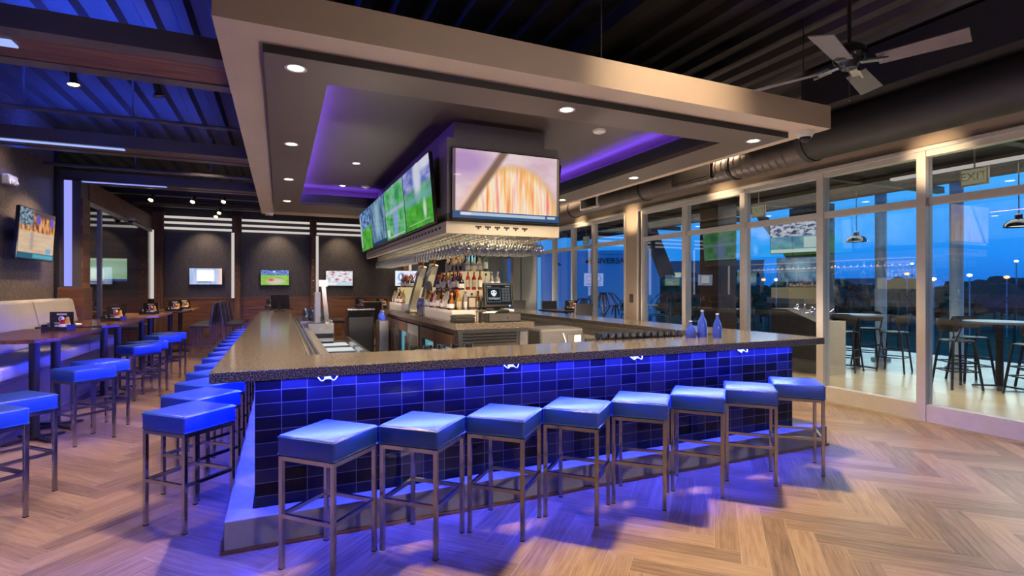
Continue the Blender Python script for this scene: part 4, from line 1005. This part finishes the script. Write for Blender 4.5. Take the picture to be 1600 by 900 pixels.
tag(MB().b2(.28, .75, 8.64, 9.12, .10, 1.08).build('carafe_stand', 'stainless'), 'stainless stand carrying the glass carafes', 'stand')
t = thing('service_cabinet', 'tall black cabinet with steel top edge inside the bar', 'cabinet', (1.32, 9.8, 0))
MB().b2(-.22, .22, -.2, .2, 0, 1.08, bev=.01).build('body', 'black_plastic', t); MB().b2(-.23, .23, -.21, .21, 1.08, 1.20).build('top_box', 'black_gloss', t); MB().b2(-.235, .235, -.215, .215, 1.195, 1.215).build('top_edge', 'stainless', t)
bbt = None
def blue_bottle(x, y, z, lab, s=1.):
    global bbt
    if bbt is None:
        bbt = thing('blue_bottle', lab, 'bottle', (x, y, z), 0, 'blue glass bottles'); MB().lathe([(0, 0), (.040, 0), (.043, .01), (.043, .09), (.040, .13), (.034, .16), (.014, .21), (.013, .26), (0, .26)], n=14).build('glass_body', 'blue_glass_base', bbt, True)
        MB().lathe([(.0145, .255), (.0145, .27), (0, .27)], n=10).build('bottle_cap', 'white_plastic', bbt, True); return bbt
    return dup(bbt, (x, y, z), 0, lab)
blue_bottle(3.74, 4.05, 1.1, 'deep blue bottle on the front counter near the windows, left and shortest').scale = (1.15, 1.15, .62)
blue_bottle(3.90, 4.06, 1.1, 'deep blue bottle on the front counter near the windows, middle and tallest').scale = (1.15, 1.15, 1)
blue_bottle(3.97, 3.93, 1.1, 'deep blue bottle on the front counter near the windows, right').scale = (1.05, 1.05, .9)
tag(MB().b2(1.57, 1.72, 9.2, 9.6, .1, 1.02).build('bottle_stand', 'brushed'), 'steel stand for blue bottles beside the black cabinet', 'stand')
for k in range(3): blue_bottle(1.645, 9.27+k*.12, 1.02, 'blue bottle on the steel stand beside the black cabinet, %s from the front' % ORD[k])
# front leg inside: tumblers
tum = None
tag(MB().b2(2.3, 4.25, 4.2, 4.6, .1, 1.03).build('glass_shelf', 'stainless'), 'stainless shelf inside the front counter holding tumblers', 'shelf')
for i in range(12):
    for j in range(2):
        x, y = 2.85+i*.085, 4.26+j*.09
        lab = 'clear tumbler inside the front counter, %s from the left, %s row' % (ORD[i], ('front', 'back')[j])
        if tum is None:
            tum = thing('tumbler', lab, 'glass', (x, y, 1.03), 0, 'tumblers inside the front counter'); MB().lathe([(0, 0), (.032, 0), (.037, .12), (.034, .12), (.030, .01), (0, .01)], n=14).build('glass_body', 'drink_glass', tum, True)
        else: dup(tum, (x, y, 1.03), 0, lab)
for i in range(5):
    dup(tum, (1.0+i*.12, 4.26, 1.0), 0, 'clear tumbler on the small left rack inside the counter, %s from the left' % ORD[i])
tag(MB().b2(.9, 1.65, 4.2, 4.5, .1, 1.0).build('glass_shelf', 'stainless'), 'small stainless rack inside the front counter near the corner', 'shelf')
# right leg inside: washer, till back, shelf
t = thing('glass_washer', 'grey dishwasher unit with cable beside the island', 'appliance', (3.35, 6.3, 0))
MB().b2(-.30, .35, -.3, .3, 0, 1.06, bev=.03).build('body', 'grey_plastic', t); MB().b2(.10, .36, -.31, -.3, .3, .98).build('door', 'brushed', t)
MB().tube([(.02, -.33, 1.0), (.06, -.33, .9), (.04, -.33, .8), (.09, -.33, .7)], .008).build('cable', 'label_white', t, True); MB().b2(.2, .3, -.315, -.305, .85, .97).build('rating_plate', 'label_white', t)
t = thing('underbar_station', 'dark stainless underbar station along the right counter', 'cabinet', (4.0, 7.5, 0))
MB().b2(-.3, .28, -2.6, 4.0, .1, .86).b2(.2, .28, -2.6, 4.0, .86, .98).build('cabinet', 'brushed', t); m = MB()
for k in range(3): m.b2(-.2, .15, -2.3+k*.9, -1.7+k*.9, .86, .90)
m.build('bin_lid', 'grey_plastic', t)
tag(MB().b2(4.22, 4.30, 4.16, 12.3, 1.0, 1.034).b2(4.205, 4.22, 4.16, 12.3, .985, 1.05).build('drip_rail', 'brushed'), 'steel drip rail along the inner edge of the right counter', 'rail')

# ------------------------------------------------------------------ duct, fan, track lights
t = thing('air_duct', 'round grey spiral duct running beneath the ceiling along the windows', 'duct', (6.25, 4.6, 3.42))
m = MB(); r = .19
m.cyl((0, 0, 0), (0, 11.8, 0), r, 36); m.build('pipe', 'duct_grey', t, True)
m = MB(); y = .3
while y < 11.7:
    m.cyl((0, y, 0), (0, y+.022, 0), r+.010, 36, caps=False); y += .115
m.build('seam', 'duct_grey', t)
for y in (1.2, 3.3, 5.9, 8.2): MB().cyl((0, y, 0), (0, y+.05, 0), r+.016, 36).build('collar', 'duct_black', t)
for (y0, y1) in ((1.55, 2.35), (4.7, 5.3)):
    q = MB(); q.b2(-r-.03, -r+.06, y0-.03, y1+.03, -.13, .12).build('vent_frame', 'duct_black' if y0 < 2 else 'white_frame', t); MB().b2(-r-.034, -r-.03, y0, y1, -.10, .09).build('vent_grille', 'dark_trim', t)
t = thing('air_duct', 'large black duct over the right front windows', 'duct', (6.25, 4.6, 3.50))
m = MB(); m.cyl((0, 0, 0), (0, -7.4, 0), .27, 36); m.cyl((0, .04, 0), (0, -.04, 0), .285, 36); m.build('pipe', 'duct_black', t, True)
MB().b2(-.45, .7, -7.2, -.2, .22, .68).build('plenum', 'duct_black', t)

fan = thing('ceiling_fan', 'dark ceiling fan with four grey blades at the upper right', 'fan', (3.74, 2.46, 3.22))
MB().cyl((0, 0, .1), (0, 0, ZD-3.22-.02), .013, 10).build('downrod', 'black_metal', fan, True)
MB().lathe([(.0, .13), (.05, .13), (.10, .09), (.115, .05), (.10, .0), (.06, -.03), (.05, -.05), (0, -.055)], n=28).build('motor_housing', 'black_gloss', fan, True)
# blade directions chosen from the photograph: right-far, up-left, lower, left
for k, (bl) in enumerate((math.radians(-70), math.radians(110), math.radians(20), math.radians(200))):
    an = bl; u = Vector((math.cos(an), math.sin(an), 0)); v = Vector((-math.sin(an), math.cos(an), 0))
    n = (v*math.cos(.25)-Vector((0, 0, 1))*math.sin(.25)); nn = u.cross(n)
    m = MB(); a0, a1, w0, w1 = .17, .66, .065, .078; th = .008
    P = [u*a0+n*w0, u*a0-n*w0, u*a1-n*w1, u*a1+n*w1]
    m.ext([p-nn*th/2+Vector((0, 0, -.03)) for p in P], nn*th); m.build('blade', 'fan_blade' if 'fan_blade' in MATS else mat('fan_blade', (.16, .14, .15), .35, metal=.4, v=.1), fan, bevel=.002)
    m = MB(); m.bar(u*.07+Vector((0, 0, -.02)), u*.20+Vector((0, 0, -.04)), .05, .012); m.bar(u*.12+v*.03+Vector((0, 0, -.02)), u*.24+v*.03+Vector((0, 0, -.035)), .012).bar(u*.12-v*.03+Vector((0, 0, -.03)), u*.24-v*.03+Vector((0, 0, -.05)), .012); m.build('blade_bracket', 'chrome', fan)
MB().cyl((.0, 0, -.05), (.0, 0, -.27), .0025, 6).sph((0, 0, -.275), .007).build('pull_chain', 'chrome', fan)

def track_spot(x, y, z, label, aim=(0, 0, -1), on=True, top=None):
    t = thing('track_spotlight', label, 'light', (x, y, z), 0, 'track spotlights')
    a = Vector(aim).normalized(); q = Vector((0, 0, -1)).rotation_difference(a).to_matrix().to_4x4()
    m = MB(); m.cyl((0, 0, .06), (0, 0, -.06), .03, 14).cyl((0, 0, -.06), (0, 0, -.10), .03, 14, .05, caps=False); bmesh.ops.transform(m.bm, matrix=q, verts=m.bm.verts); m.build('lamp_body', 'black_metal', t, True)
    m = MB(); m.cyl((0, 0, -.085), (0, 0, -.092), .040, 14); bmesh.ops.transform(m.bm, matrix=q, verts=m.bm.verts); m.build('bulb', 'lamp_warm' if on else 'grey_plastic', t)
    if top: MB().cyl((0, 0, .03), (0, 0, top), .008, 6).build('stem', 'black_metal', t)
tag(MB().b2(XL+.1, -.45, 5.58, 5.61, 3.52, 3.55).build('light_track', 'black_metal'), 'black lighting track behind the nearest left ceiling beam', 'track')
track_spot(-1.62, 5.60, 3.42, 'lit track spotlight behind the nearest left beam', (.1, -.1, -1), top=.10)
track_spot(-1.02, 5.60, 3.42, 'unlit track spotlight behind the nearest left beam', (.2, .1, -1), False, top=.10)
for i, (px, py) in enumerate(((238, 308), (303, 311), (351, 311), (344, 329), (339, 335))):
    l = (px-800)/FPX; s_, c_ = math.sin(YAW), math.cos(YAW); Y0 = 12.4 if i < 3 else 14.2
    dx, dy = s_+l*c_, c_-l*s_
    track_spot(dx/dy*Y0, Y0, H+(449-py)/FPX/dy*Y0, 'lit warm track spotlight over the far tables, %s from the left' % ORD[i] if i < 3 else 'small lit track spotlight farther back, '+('upper' if i == 3 else 'lower'), (-.15, -.5, -.6), top=.15)
tag(MB().b2(-3.1, -.4, 12.4, 12.43, 3.62, 3.65).build('light_track', 'black_metal'), 'black lighting track over the far left tables', 'track')
tag(MB().b2(-2.0, -.6, 14.2, 14.23, 3.58, 3.61).build('light_track', 'black_metal'), 'black lighting track farthest back', 'track')

# ------------------------------------------------------------------ patio outside
struct(MB().b2(XW+.15, 14.2, YF, 17.5, -.12, 0).build('floor_patio', 'patio_concrete'))
struct(MB().b2(XW+.15, 10.8, YF, 17.5, 3.50, 3.62).build('ceiling_patio', 'deck_black'))
for i, x in enumerate((8.0, 9.2, 10.4)): struct(MB().b2(x, x+.10, YF, 17.5, 3.38, 3.5).build('trim_%d' % (30+i), 'deck_black'))
for i, y in enumerate((1.0, 3.4, 5.8, 8.2, 10.6, 13)): struct(MB().b2(XW+.2, 11.6, y, y+.12, 3.40, 3.52).build('trim_%d' % (34+i), 'steel_black'))
def column(x, y, label):
    t = thing('patio_column', label, 'column', (x, y, 0), 0, 'round steel columns on the patio')
    MB().cyl((0, 0, -.0), (0, 0, 6.0), .11, 20).build('shaft', 'column_blue', t, True); MB().cyl((0, 0, 0), (0, 0, .06), .18, 20).build('base_collar', 'column_blue', t, True)
column(12.0, 7.2, 'pale blue round patio column behind the fourth window'); column(12.0, 5.8, 'pale blue round patio column seen in the rightmost window'); column(12.0, 11.85, 'pale blue round patio column behind the palm trees')
struct(MB().b2(8.1, 8.6, 8.0, 8.5, 0, 3.5).build('wall_patio_pier', 'dark_wood'))
struct(MB().b2(9.3, 9.5, 8.95, 9.4, 0, 3.5).build('wall_patio_post', 'grey_plastic'))
def make_patio_chair():
    t = thing('patio_chair', 'x', 'chair')
    MB().lathe([(0, .74), (.20, .74), (.22, .755), (.21, .765), (0, .76)], n=20).build('seat', 'black_metal', t, True)
    m = MB(); pts = []; N = 14
    rows = []
    for z, rr, sp in ((.90, .235, 1.05), (1.0, .25, 1.25), (1.06, .255, 1.05), (1.10, .255, .55)):
        rows.append([(rr*math.sin(-sp+2*sp*i/N), rr*math.cos(-sp+2*sp*i/N), z) for i in range(N+1)])
    V = [[m.bm.verts.new(p) for p in r_] for r_ in rows]; V2 = [[m.bm.verts.new((p[0]*.93, p[1]*.93, p[2])) for p in r_] for r_ in rows]
    for a in range(3):
        for i in range(N):
            m.bm.faces.new([V[a][i], V[a][i+1], V[a+1][i+1], V[a+1][i]]); m.bm.faces.new([V2[a][i], V2[a+1][i], V2[a+1][i+1], V2[a][i+1]])
    for i in range(N): m.bm.faces.new([V[3][i], V[3][i+1], V2[3][i+1], V2[3][i]]); m.bm.faces.new([V[0][i+1], V[0][i], V2[0][i], V2[0][i+1]])
    m.build('backrest', 'black_metal', t, True)
    for sx in (-1, 1):
        for sy in (-1, 1):
            MB().bar((sx*.24, sy*.22, 0), (sx*.16, sy*.15, .75), .026).build('leg', 'black_metal', t)
        MB().bar((sx*.17, .13, .74), (sx*.235, .07, 1.0), .018).build('arm_post', 'black_metal', t)
    m = MB()
    for z, q in ((.28, .205), (.42, .19)):
        for sgn in (-1, 1): m.bar((-q, sgn*q*.93, z), (q, sgn*q*.93, z), .018).bar((sgn*q, -q*.93, z), (sgn*q, q*.93, z), .018)
    m.build('stretcher', 'black_metal', t); return t
pc0 = None
def patio_chair(x, y, rz, lab):
    global pc0
    if pc0 is None:
        pc0 = make_patio_chair(); pc0.location = (x, y, 0); pc0.rotation_euler = (0, 0, rz); pc0['label'] = lab; pc0['group'] = 'black patio chairs'; return
    dup(pc0, (x, y, 0), rz, lab, 'black patio chairs')
def patio_table(x, y, lab, n, offs, w):
    t = thing('patio_table', lab, 'table', (x, y, 0), 0, 'round patio tables')
    MB().lathe([(0, 1.03), (.42, 1.03), (.45, 1.04), (.45, 1.065), (0, 1.07)], n=32).build('table_top', 'brushed', t, True); MB().cyl((0, 0, .03), (0, 0, 1.03), .05, 16).build('column', 'black_metal', t, True)
    m = MB()
    for k in range(4):
        p = Vector((math.cos(k*PI/2+.4), math.sin(k*PI/2+.4), 0)); m.bar(Vector((0, 0, .05)), p*.33+Vector((0, 0, .02)), .06, .025)
    m.build('base', 'black_metal', t)
    for k in range(n):
        an = offs+k*2*PI/n; patio_chair(x+math.cos(an)*.62, y+math.sin(an)*.62, an-PI/2, 'black curved patio chair at %s, %s around it' % (w, ORD[k]))
patio_table(10.4, 4.45, 'round patio table in the rightmost window', 4, 2.6, 'the rightmost patio table')
patio_table(10.5, 6.75, 'round patio table behind the white mullion right of the bar', 4, 3.4, 'the middle patio table')
patio_table(10.2, 9.9, 'round patio table behind the blue bottles', 4, 3.0, 'the table behind the blue bottles')
patio_table(10.3, 13.2, 'round patio table in the far windows', 4, 3.3, 'the farthest patio table')
patio_table(10.3, 1.9, 'round patio table at the far right edge', 4, 2.8, 'the table at the right edge')
t = thing('ball_dispenser', 'grey angled cabinet with metal clubs heap on the patio', 'cabinet', (9.3, 6.95, 0))
MB().ext([(-.3, .55, 0), (-.3, -.45, 0), (-.3, -.45, .95), (-.3, .2, 1.18), (-.3, .55, 1.18)], (.55, 0, 0)).build('cabinet', 'grey_plastic', t, bevel=.01)
MB().b2(-.302, .252, -.60, -.46, 0, .98).build('end_panel', 'box_cream', t)
m = MB()
for k in range(34):
    a = Vector((random.uniform(-.25, .2), random.uniform(-.35, .3), 0)); z = 1.02+.2*(a.y+.45)+random.uniform(0, .10); d_ = Vector((random.uniform(-.12, .12), random.uniform(-.1, .1), random.uniform(-.02, .05)))
    m.cyl(a+Vector((0, 0, z)), a+d_+Vector((0, 0, z+.02)), .012, 6)
m.build('metal_heap', 'chrome', t)['kind'] = 'stuff'
def pendant(x, y, z, lab):
    t = thing('pendant_lamp', lab, 'light', (x, y, z), 0, 'pendant lamps on the patio')
    MB().lathe([(.17, 0), (.165, .04), (.12, .09), (.05, .115), (.045, .17), (.02, .19)], n=24).build('lamp_shade', 'black_gloss', t, True)
    MB().cyl((0, 0, .18), (0, 0, 3.5-z), .008, 6).build('cord', 'black_metal', t); MB().lathe([(0, .02), (.155, .02)], n=24).build('bulb', 'lamp_soft', t)
pendant(9.5, 6.12, 2.42, 'black dome pendant lamp behind the fourth window'); pendant(9.5, 3.85, 2.45, 'black dome pendant lamp at the right edge'); pendant(9.5, 9.75, 2.42, 'black dome pendant lamp behind the second window'); pendant(9.5, 15.0, 2.42, 'black dome pendant lamp in the far windows, right of two'); pendant(9.5, 17.3, 2.42, 'black dome pendant lamp in the far windows, left of two')
def exit_sign(x, y, z, lab):
    t = thing('exit_sign', lab, 'sign', (x, y, z), 0, 'hanging signs on the patio')
    MB().b2(-.02, .02, -.16, .16, -.12, .12, bev=.006).cyl((0, 0, .12), (0, 0, 3.5-z), .01, 6).build('housing', 'box_cream', t)
    MB().b2(-.0245, -.0215, -.14, .14, -.10, .10).build('sign_face', 'exit_glow', t); text_mesh('lettering', 'EXIT', .15, 'box_cream', t, (-.026, 0, 0), (PI/2, 0, -PI/2))
exit_sign(8.6, 7.45, 3.1, 'hanging exit sign behind the third window transom'); exit_sign(8.6, 3.95, 3.1, 'hanging exit sign behind the rightmost window transom'); exit_sign(8.6, 13.8, 3.05, 'hanging exit sign in the far windows')
tv(1.25, .72, 'tv_board', 'patio television hung above the ball cabinet', (10.9, 8.35, 2.75), -PI/2+.3, .05, 'patio televisions', arm=.2)
tv(1.1, .62, 'tv_arena', 'lower patio television below the first one', (10.9, 8.25, 1.98), -PI/2+.3, .05, 'patio televisions', arm=.2)
t = thing('leaning_strut', 'dark slanted strut hanging outside the third window', 'strut', (11.9, 10.2, 3.4)); MB().bar((0, 0, .1), (.2, -1.0, -1.35), .35, .12).build('strut', 'steel_black', t)
tag(MB().bar((11.0, 13.8, 3.5), (11.0, 12.9, 1.9), .45, .2).build('leaning_strut', 'steel_black'), 'dark slanted strut outside the far windows', 'strut')
# patio wall panel seen right of fourth mullion with poster
struct(MB().b2(11.3, 11.5, 7.9, 8.9, 0, 3.5).build('wall_patio_screen', 'grey_plastic'))

# netting cable, ceiling tube lights
tag(MB().b2(8.9, 9.0, 1.0, 5.2, 3.30, 3.34).build('tube_light', 'tube_white'), 'long white tube light under the patio ceiling at right', 'light')
tag(MB().b2(8.9, 9.0, 12.5, 14.2, 2.85, 2.89).build('tube_light', 'tube_white'), 'white tube light in the far windows', 'light')

# ------------------------------------------------------------------ far landscape
GZ = -6.0
struct(MB().b2(14.2, 420, -160, 420, GZ-.5, GZ).build('ground', 'grass'))
struct(MB().b2(12.8, 14.2, YF, 17.5, GZ, -.12).build('wall_slab', 'concrete'))
for i, (d0, d1, mt) in enumerate(((30, 42, 'turf_green'), (60, 70, 'road'), (110, 118, 'road'))):
    struct(MB().b2(d0, d1, -160, 400, GZ, GZ+.03+.01*i).build('trim_%d' % (50+i), mt))
def W(px, D, z=0.):
    l = (px-800)/FPX*D; return (math.sin(YAW)*D+math.cos(YAW)*l, math.cos(YAW)*D-math.sin(YAW)*l, z)
tr = None
def tree_mesh(seed):
    random.seed(seed); t = thing('tree', '', 'tree')
    m = MB()
    for k in range(16):
        a = random.random()*2*PI; rr = random.random()*2.2; m.sph((math.cos(a)*rr, math.sin(a)*rr, 3.2+random.random()*3.2), .9+random.random()*.9, sub=2)
    for v in m.bm.verts: v.co += Vector((random.uniform(-.22, .22), random.uniform(-.22, .22), random.uniform(-.22, .22)))
    m.build('crown', 'tree_green', t); MB().cyl((0, 0, 0), (0, 0, 4), .22, 8, .15).build('trunk', 'dark_wood', t); return t
protos = [tree_mesh(i) for i in (1, 2, 3)]
random.seed(11); pu = [0, 0, 0]
zone = lambda px: 'third' if px < 1165 else ('fourth' if px < 1290 else ('fifth' if px < 1445 else 'rightmost'))
cntz = {}
for i in range(46):
    px = 1010+i*13.5+random.uniform(-5, 5); D = 92+(i % 4)*22+random.uniform(-3, 3); loc = W(px, D, GZ); s = random.uniform(.9, 1.3); k = i % 3
    zn = zone(px); cntz[zn] = cntz.get(zn, 0)+1
    lab = 'dark distant tree seen through the %s window, %s from the left' % (zn, ORD[cntz[zn]-1])
    if not pu[k]: o = protos[k]; pu[k] = 1; o.location = loc; o['label'] = lab; o['group'] = 'trees on the horizon'
    else: o = dup(protos[k], loc, random.random()*6, lab, 'trees on the horizon')
    o.scale = (s*1.2, s*1.2, s)
def palm():
    t = thing('palm_tree', '', 'tree'); MB().cyl((0, 0, 0), (.2, 0, 7.2), .2, 8, .13).build('trunk', 'dark_wood', t)
    m = MB()
    for k in range(14):
        a = 2*PI*k/14; p = Vector((.2, 0, 7.2)); prev = p
        for j in range(1, 6):
            q = p+Vector((math.cos(a), math.sin(a), 0))*j*.5+Vector((0, 0, .35*math.sin(j*.8)-.09*j*j*.45)); m.bar(prev, q, .26*(1-.12*j), .02); prev = q
    m.build('fronds', 'palm_green', t); return t
pm = palm(); u1 = [0]
for i, (px, D) in enumerate(((893, 60), (913, 62), (945, 56), (962, 60), (985, 58), (1045, 52), (1090, 66), (1112, 60), (1146, 70), (1200, 75), (1330, 80), (1405, 62), (1422, 90), (1585, 70))):
    lab = 'palm tree silhouette outside, %s from the left' % ORD[i]
    if not u1[0]: u1[0] = 1; o = pm; o.location = W(px, D, GZ); o['label'] = lab; o['group'] = 'palm trees'
    else: o = dup(pm, W(px, D, GZ), i*1.3, lab, 'palm trees')
    s = .75+.1*(i % 3); o.scale = (s, s, s)
# distant buildings
def building(px, D, w, h, dpt, mt, lab, rows_, cols_, sign=None):
    x, y, _ = W(px, D); t = thing('building', lab, 'building', (x, y, GZ), -YAW-math.atan((px-800)/FPX))
    MB().b2(-w/2, w/2, 0, dpt, 0, h).b2(-w/2-.2, w/2+.2, -.2, dpt, h, h+.5).build('walls', mt, t)
    for r_ in range(rows_):
        for c_ in range(cols_):
            x0 = -w/2+w*(c_+.2)/cols_; z0 = 1.5+r_*(h-1.5)/max(rows_, 1)
            MB().b2(x0, x0+w*.5/cols_, -.1, 0, z0, z0+1.5).build('window', 'lit_window' if (r_*7+c_*5) % 3 == 0 else 'window_dark', t)
    if sign: text_mesh('lettering', sign, 1.05, 'window_dark', t, (3.8, -.15, h-.9), (PI/2, 0, 0), .05)
building(905, 70, 21, 12, 15, 'building_blue', 'big blue building in the far windows with dark lettering', 1, 5, 'UNIVERSAL')
building(1095, 165, 36, 15.5, 15, 'building_pale', 'pale block with lit windows behind the second window', 3, 8)
building(1330, 170, 18, 10, 10, 'building_pale', 'small bright block on the horizon behind the fifth window', 3, 7)
building(1560, 200, 60, 6.5, 10, 'building_pale', 'long low shed on the horizon in the rightmost window', 1, 14)
def lamp_post(px, D, py, mt, lab):
    x, y, _ = W(px, D); z = H+(449-py)/FPX*D; t = thing('street_lamp', lab, 'street lamp', (x, y, GZ), 0, 'street lamps')
    MB().cyl((0, 0, 0), (0, 0, z-GZ), .09, 8).build('pole', 'column_blue', t); MB().sph((0, 0, z-GZ), .22 if mt == 'street_white' else .30, (1.3, 1.3, .8), 2).build('lamp_head', mt, t)
for i, (px, D, py, mt) in enumerate(((1165, 70, 434, 'street_white'), (1193, 95, 437, 'street_orange'), (1213, 80, 437, 'street_white'), (1302, 90, 416, 'street_orange'), (1417, 90, 428, 'street_orange'), (1458, 60, 436, 'street_white'), (1515, 70, 430, 'street_white'), (1573, 80, 433, 'street_orange'), (1588, 90, 408, 'street_white'), (1425, 110, 412, 'street_white'), (1144, 90, 434, 'street_orange'))):
    lamp_post(px, D, py, mt, '%s street lamp with %s head, %s from the left outside' % ('distant' if D > 85 else 'tall', 'white' if 'white' in mt else 'orange', ORD[i]))

# ------------------------------------------------------------------ lights
def spot(x, y, z, power, aim=(0, 0, -1), size=100, blend=.6, col=(1, .80, .58), r=.04):
    l = bpy.data.lights.new('spot', 'SPOT'); l.energy = power; l.color = col; l.spot_size = math.radians(size); l.spot_blend = blend; l.shadow_soft_size = r
    o = bpy.data.objects.new('spot', l); C.objects.link(o); o.location = (x, y, z); o.rotation_euler = Vector(aim).to_track_quat('-Z', 'Y').to_euler(); return o
def area(x, y, z, sx, sy, power, col, aim=(0, 0, -1), rz=None, spread=None):
    l = bpy.data.lights.new('area', 'AREA'); l.shape = 'RECTANGLE'; l.size = sx; l.size_y = sy; l.energy = power; l.color = col
    if spread: l.spread = math.radians(spread)
    o = bpy.data.objects.new('area', l); C.objects.link(o); o.location = (x, y, z)
    o.rotation_euler = Vector(aim).to_track_quat('-Z', 'Y').to_euler() if aim != (0, 0, -1) else (0, 0, rz or 0); return o
WARM = (1, .74, .46)
for x, y, w in DL[:3]: spot(x, y, 3.13, 420, size=130, col=WARM, r=.025)
for x, y, w in DL[3:]: spot(x, y, 3.13, 150, size=120, col=WARM, r=.03)
spot(1.05, 8.2, 3.46, 80, size=110, col=WARM); spot(1.05, 10.1, 3.46, 80, size=110, col=WARM)
BLUE = (.03, .045, 1.)
area(2.3, 3.695, 1.025, 4.9, .025, 300, BLUE, aim=(0, -.85, -1)); area(-.185, 7.9, 1.025, 8.4, .025, 330, BLUE, aim=(-.75, 0, -1)); area(-.34, 7.2, 1.0, .03, 7.4, 120, BLUE, aim=(-1, 0, -.75), spread=80)
# warm track spots over the aisles and in front of the bar
spot(6.2, .6, 4.1, 300, (.0, -.1, -1), 95, .9, WARM); spot(2.6, -.9, 4.1, 70, (.1, -.2, -1), 95, .9, WARM)
spot(2.75, .9, 4.1, 620, (.12, 1, -.30), 40, 1., (1, .78, .5), .06)
spot(-2.0, 1.6, 4.1, 150, (-.1, .3, -1), 80, .8, WARM)
spot(-1.62, 5.6, 3.30, 190, (.1, -.1, -1), 120, .6, WARM); spot(-1.2, 9.9, 3.9, 260, (0, .1, -1), 120, .7, WARM)
spot(-2.5, 6.6, 3.35, 260, (-.45, .2, -1), 95, .7, WARM); spot(-2.5, 9.9, 3.35, 260, (-.4, 0, -1), 95, .7, WARM)
for x, y in ((-2.2, 12.6), (-1.2, 12.6), (-2.0, 14.4), (.2, 14.4), (2.2, 14.2), (4.5, 14.0)): spot(x, y, 3.3, 150, (0, .25, -1), 115, .7, WARM)
for x in (-1.9, -.1, 1.65, 3.6): spot(x, YB-1.2, 3.4, 170, (0, 1, -.9), 60, .9, WARM)
spot(-2.2, 8.8, 3.8, 90, (-1, .1, -.9), 70, .9, WARM)
for y in (2.0, 3.6, 6.8, 9.35, 11.5): spot(6.3, y, 2.95, 60, (1, 0, .18), 60, .9, (1, .72, .42), .05)
spot(5.8, 6.3, 4.1, 260, (.1, 0, -1), 110, .8, WARM); spot(5.8, 10.5, 4.1, 260, (.1, 0, -1), 110, .8, WARM)
for x in (-1.5, 1.5, 4.5): spot(x, -1.2, 4.1, 170, (0, -1, -1.1), 100, .9, WARM)  # added, no fixtures: brighten the wall behind the camera for chrome reflections
# added fill for floor bounce: unseen upward spots in the bar and aisles
UP = (1, .82, .68)
for x, y in ((1.2, 5.2), (3.4, 5.2), (1.2, 8.4), (3.3, 8.6), (1.5, 11.2)): spot(x, y, .5, 80, (0, 0, 1), 155, .5, UP, .04)
for y in (5.0, 8.5, 12.5): spot(5.8, y, .35, 110, (.0, 0, 1), 150, .5, UP, .03)
spot(2.2, -1.8, 2.2, 400, (.0, 1, -.20), 70, 1., (1, .88, .78), .2); spot(1.5, -.2, .7, 130, (.0, .25, 1), 130, .7, UP, .05); spot(5.0, 1.0, .3, 110, (0, 0, 1), 140, .7, UP, .03)  # leading spot is added fill from behind the camera for the counter edge
spot(-1.4, -.4, 1.0, 40, (-.3, .4, 1), 130, .7, UP, .05)
# blue wash on the left ceiling from the beam mounted led lines
for y, p in ((3.0, 60), (6.8, 110), (9.8, 50)): area(-2.2, y, 3.62, 2.2, .12, p, (.015, .07, 1.), aim=(0, .02, 1))
for y, p in ((6.2, 16), (9.2, 14)): area(-3.2, y, 3.36, .1, 2.2, p, (.02, .10, 1.), aim=(1, 0, -.9))  # added blue fill aimed down at the left stools, no led line here
area(-.6, .9, 2.6, 1.2, .1, 35, (.02, .10, 1.), aim=(-.42, 1, -.5), spread=90)  # unseen blue fill added in front of the bar for the stools
# back bar glow under the racks
area(2.38, 8.4, 2.305, .5, 5.2, 60, (1, .80, .48))
spot(2.4, 4.7, 3.1, 110, (0, .5, -1), 100, .8, (1, .82, .6))
# patio
for x, y in ((9.5, 6.12), (9.5, 3.85), (9.5, 9.75), (9.5, 13.5), (9.5, 1.0)): spot(x, y, 2.40, 230, size=150, col=(1, .80, .48), r=.1)
area(9.6, 8, 3.36, 1.0, 12, 190, (.9, .9, .8))
# flood over the field
area(36, 6, 5, 20, 40, 9000, (.8, 1., .7))

# ------------------------------------------------------------------ world: dusk sky
w = bpy.data.worlds.new('sky'); bpy.context.scene.world = w; w.use_nodes = True; nt = w.node_tree; nt.nodes.clear()
o = nt.nodes.new('ShaderNodeOutputWorld'); bg = nt.nodes.new('ShaderNodeBackground'); tc = nt.nodes.new('ShaderNodeTexCoord'); sp = nt.nodes.new('ShaderNodeSeparateXYZ')
nt.links.new(tc.outputs['Generated'], sp.inputs[0])
c = ramp(nt, sp.outputs[2], [(0, (.014, .22, .95)), (.05, (.014, .38, 1.3)), (.22, (.11, .70, 1.5)), (.6, (.02, .14, .5))])
nt.links.new(c, bg.inputs[0]); bg.inputs[1].default_value = 1.0; nt.links.new(bg.outputs[0], o.inputs[0])

# ------------------------------------------------------------------ camera and view
cam = bpy.data.cameras.new('camera'); co = bpy.data.objects.new('camera', cam); C.objects.link(co)
cam.sensor_width = 36; cam.lens = 36*FPX/1600; cam.shift_y = -1/1600; cam.clip_end = 1000; cam.clip_start = .05
co.location = (0, 0, H); co.rotation_euler = (PI/2, 0, -YAW)
sc = bpy.context.scene; sc.camera = co
sc.view_settings.view_transform = 'Standard'; sc.view_settings.look = 'None'; sc.view_settings.gamma = 1; sc.view_settings.use_curve_mapping = False
sc.view_settings.exposure = 0.0
sc.cycles.use_denoising = True
sc.cycles.max_bounces = 8; sc.cycles.transparent_max_bounces = 24; sc.cycles.sample_clamp_indirect = 4; sc.cycles.caustics_reflective = False; sc.cycles.caustics_refractive = False
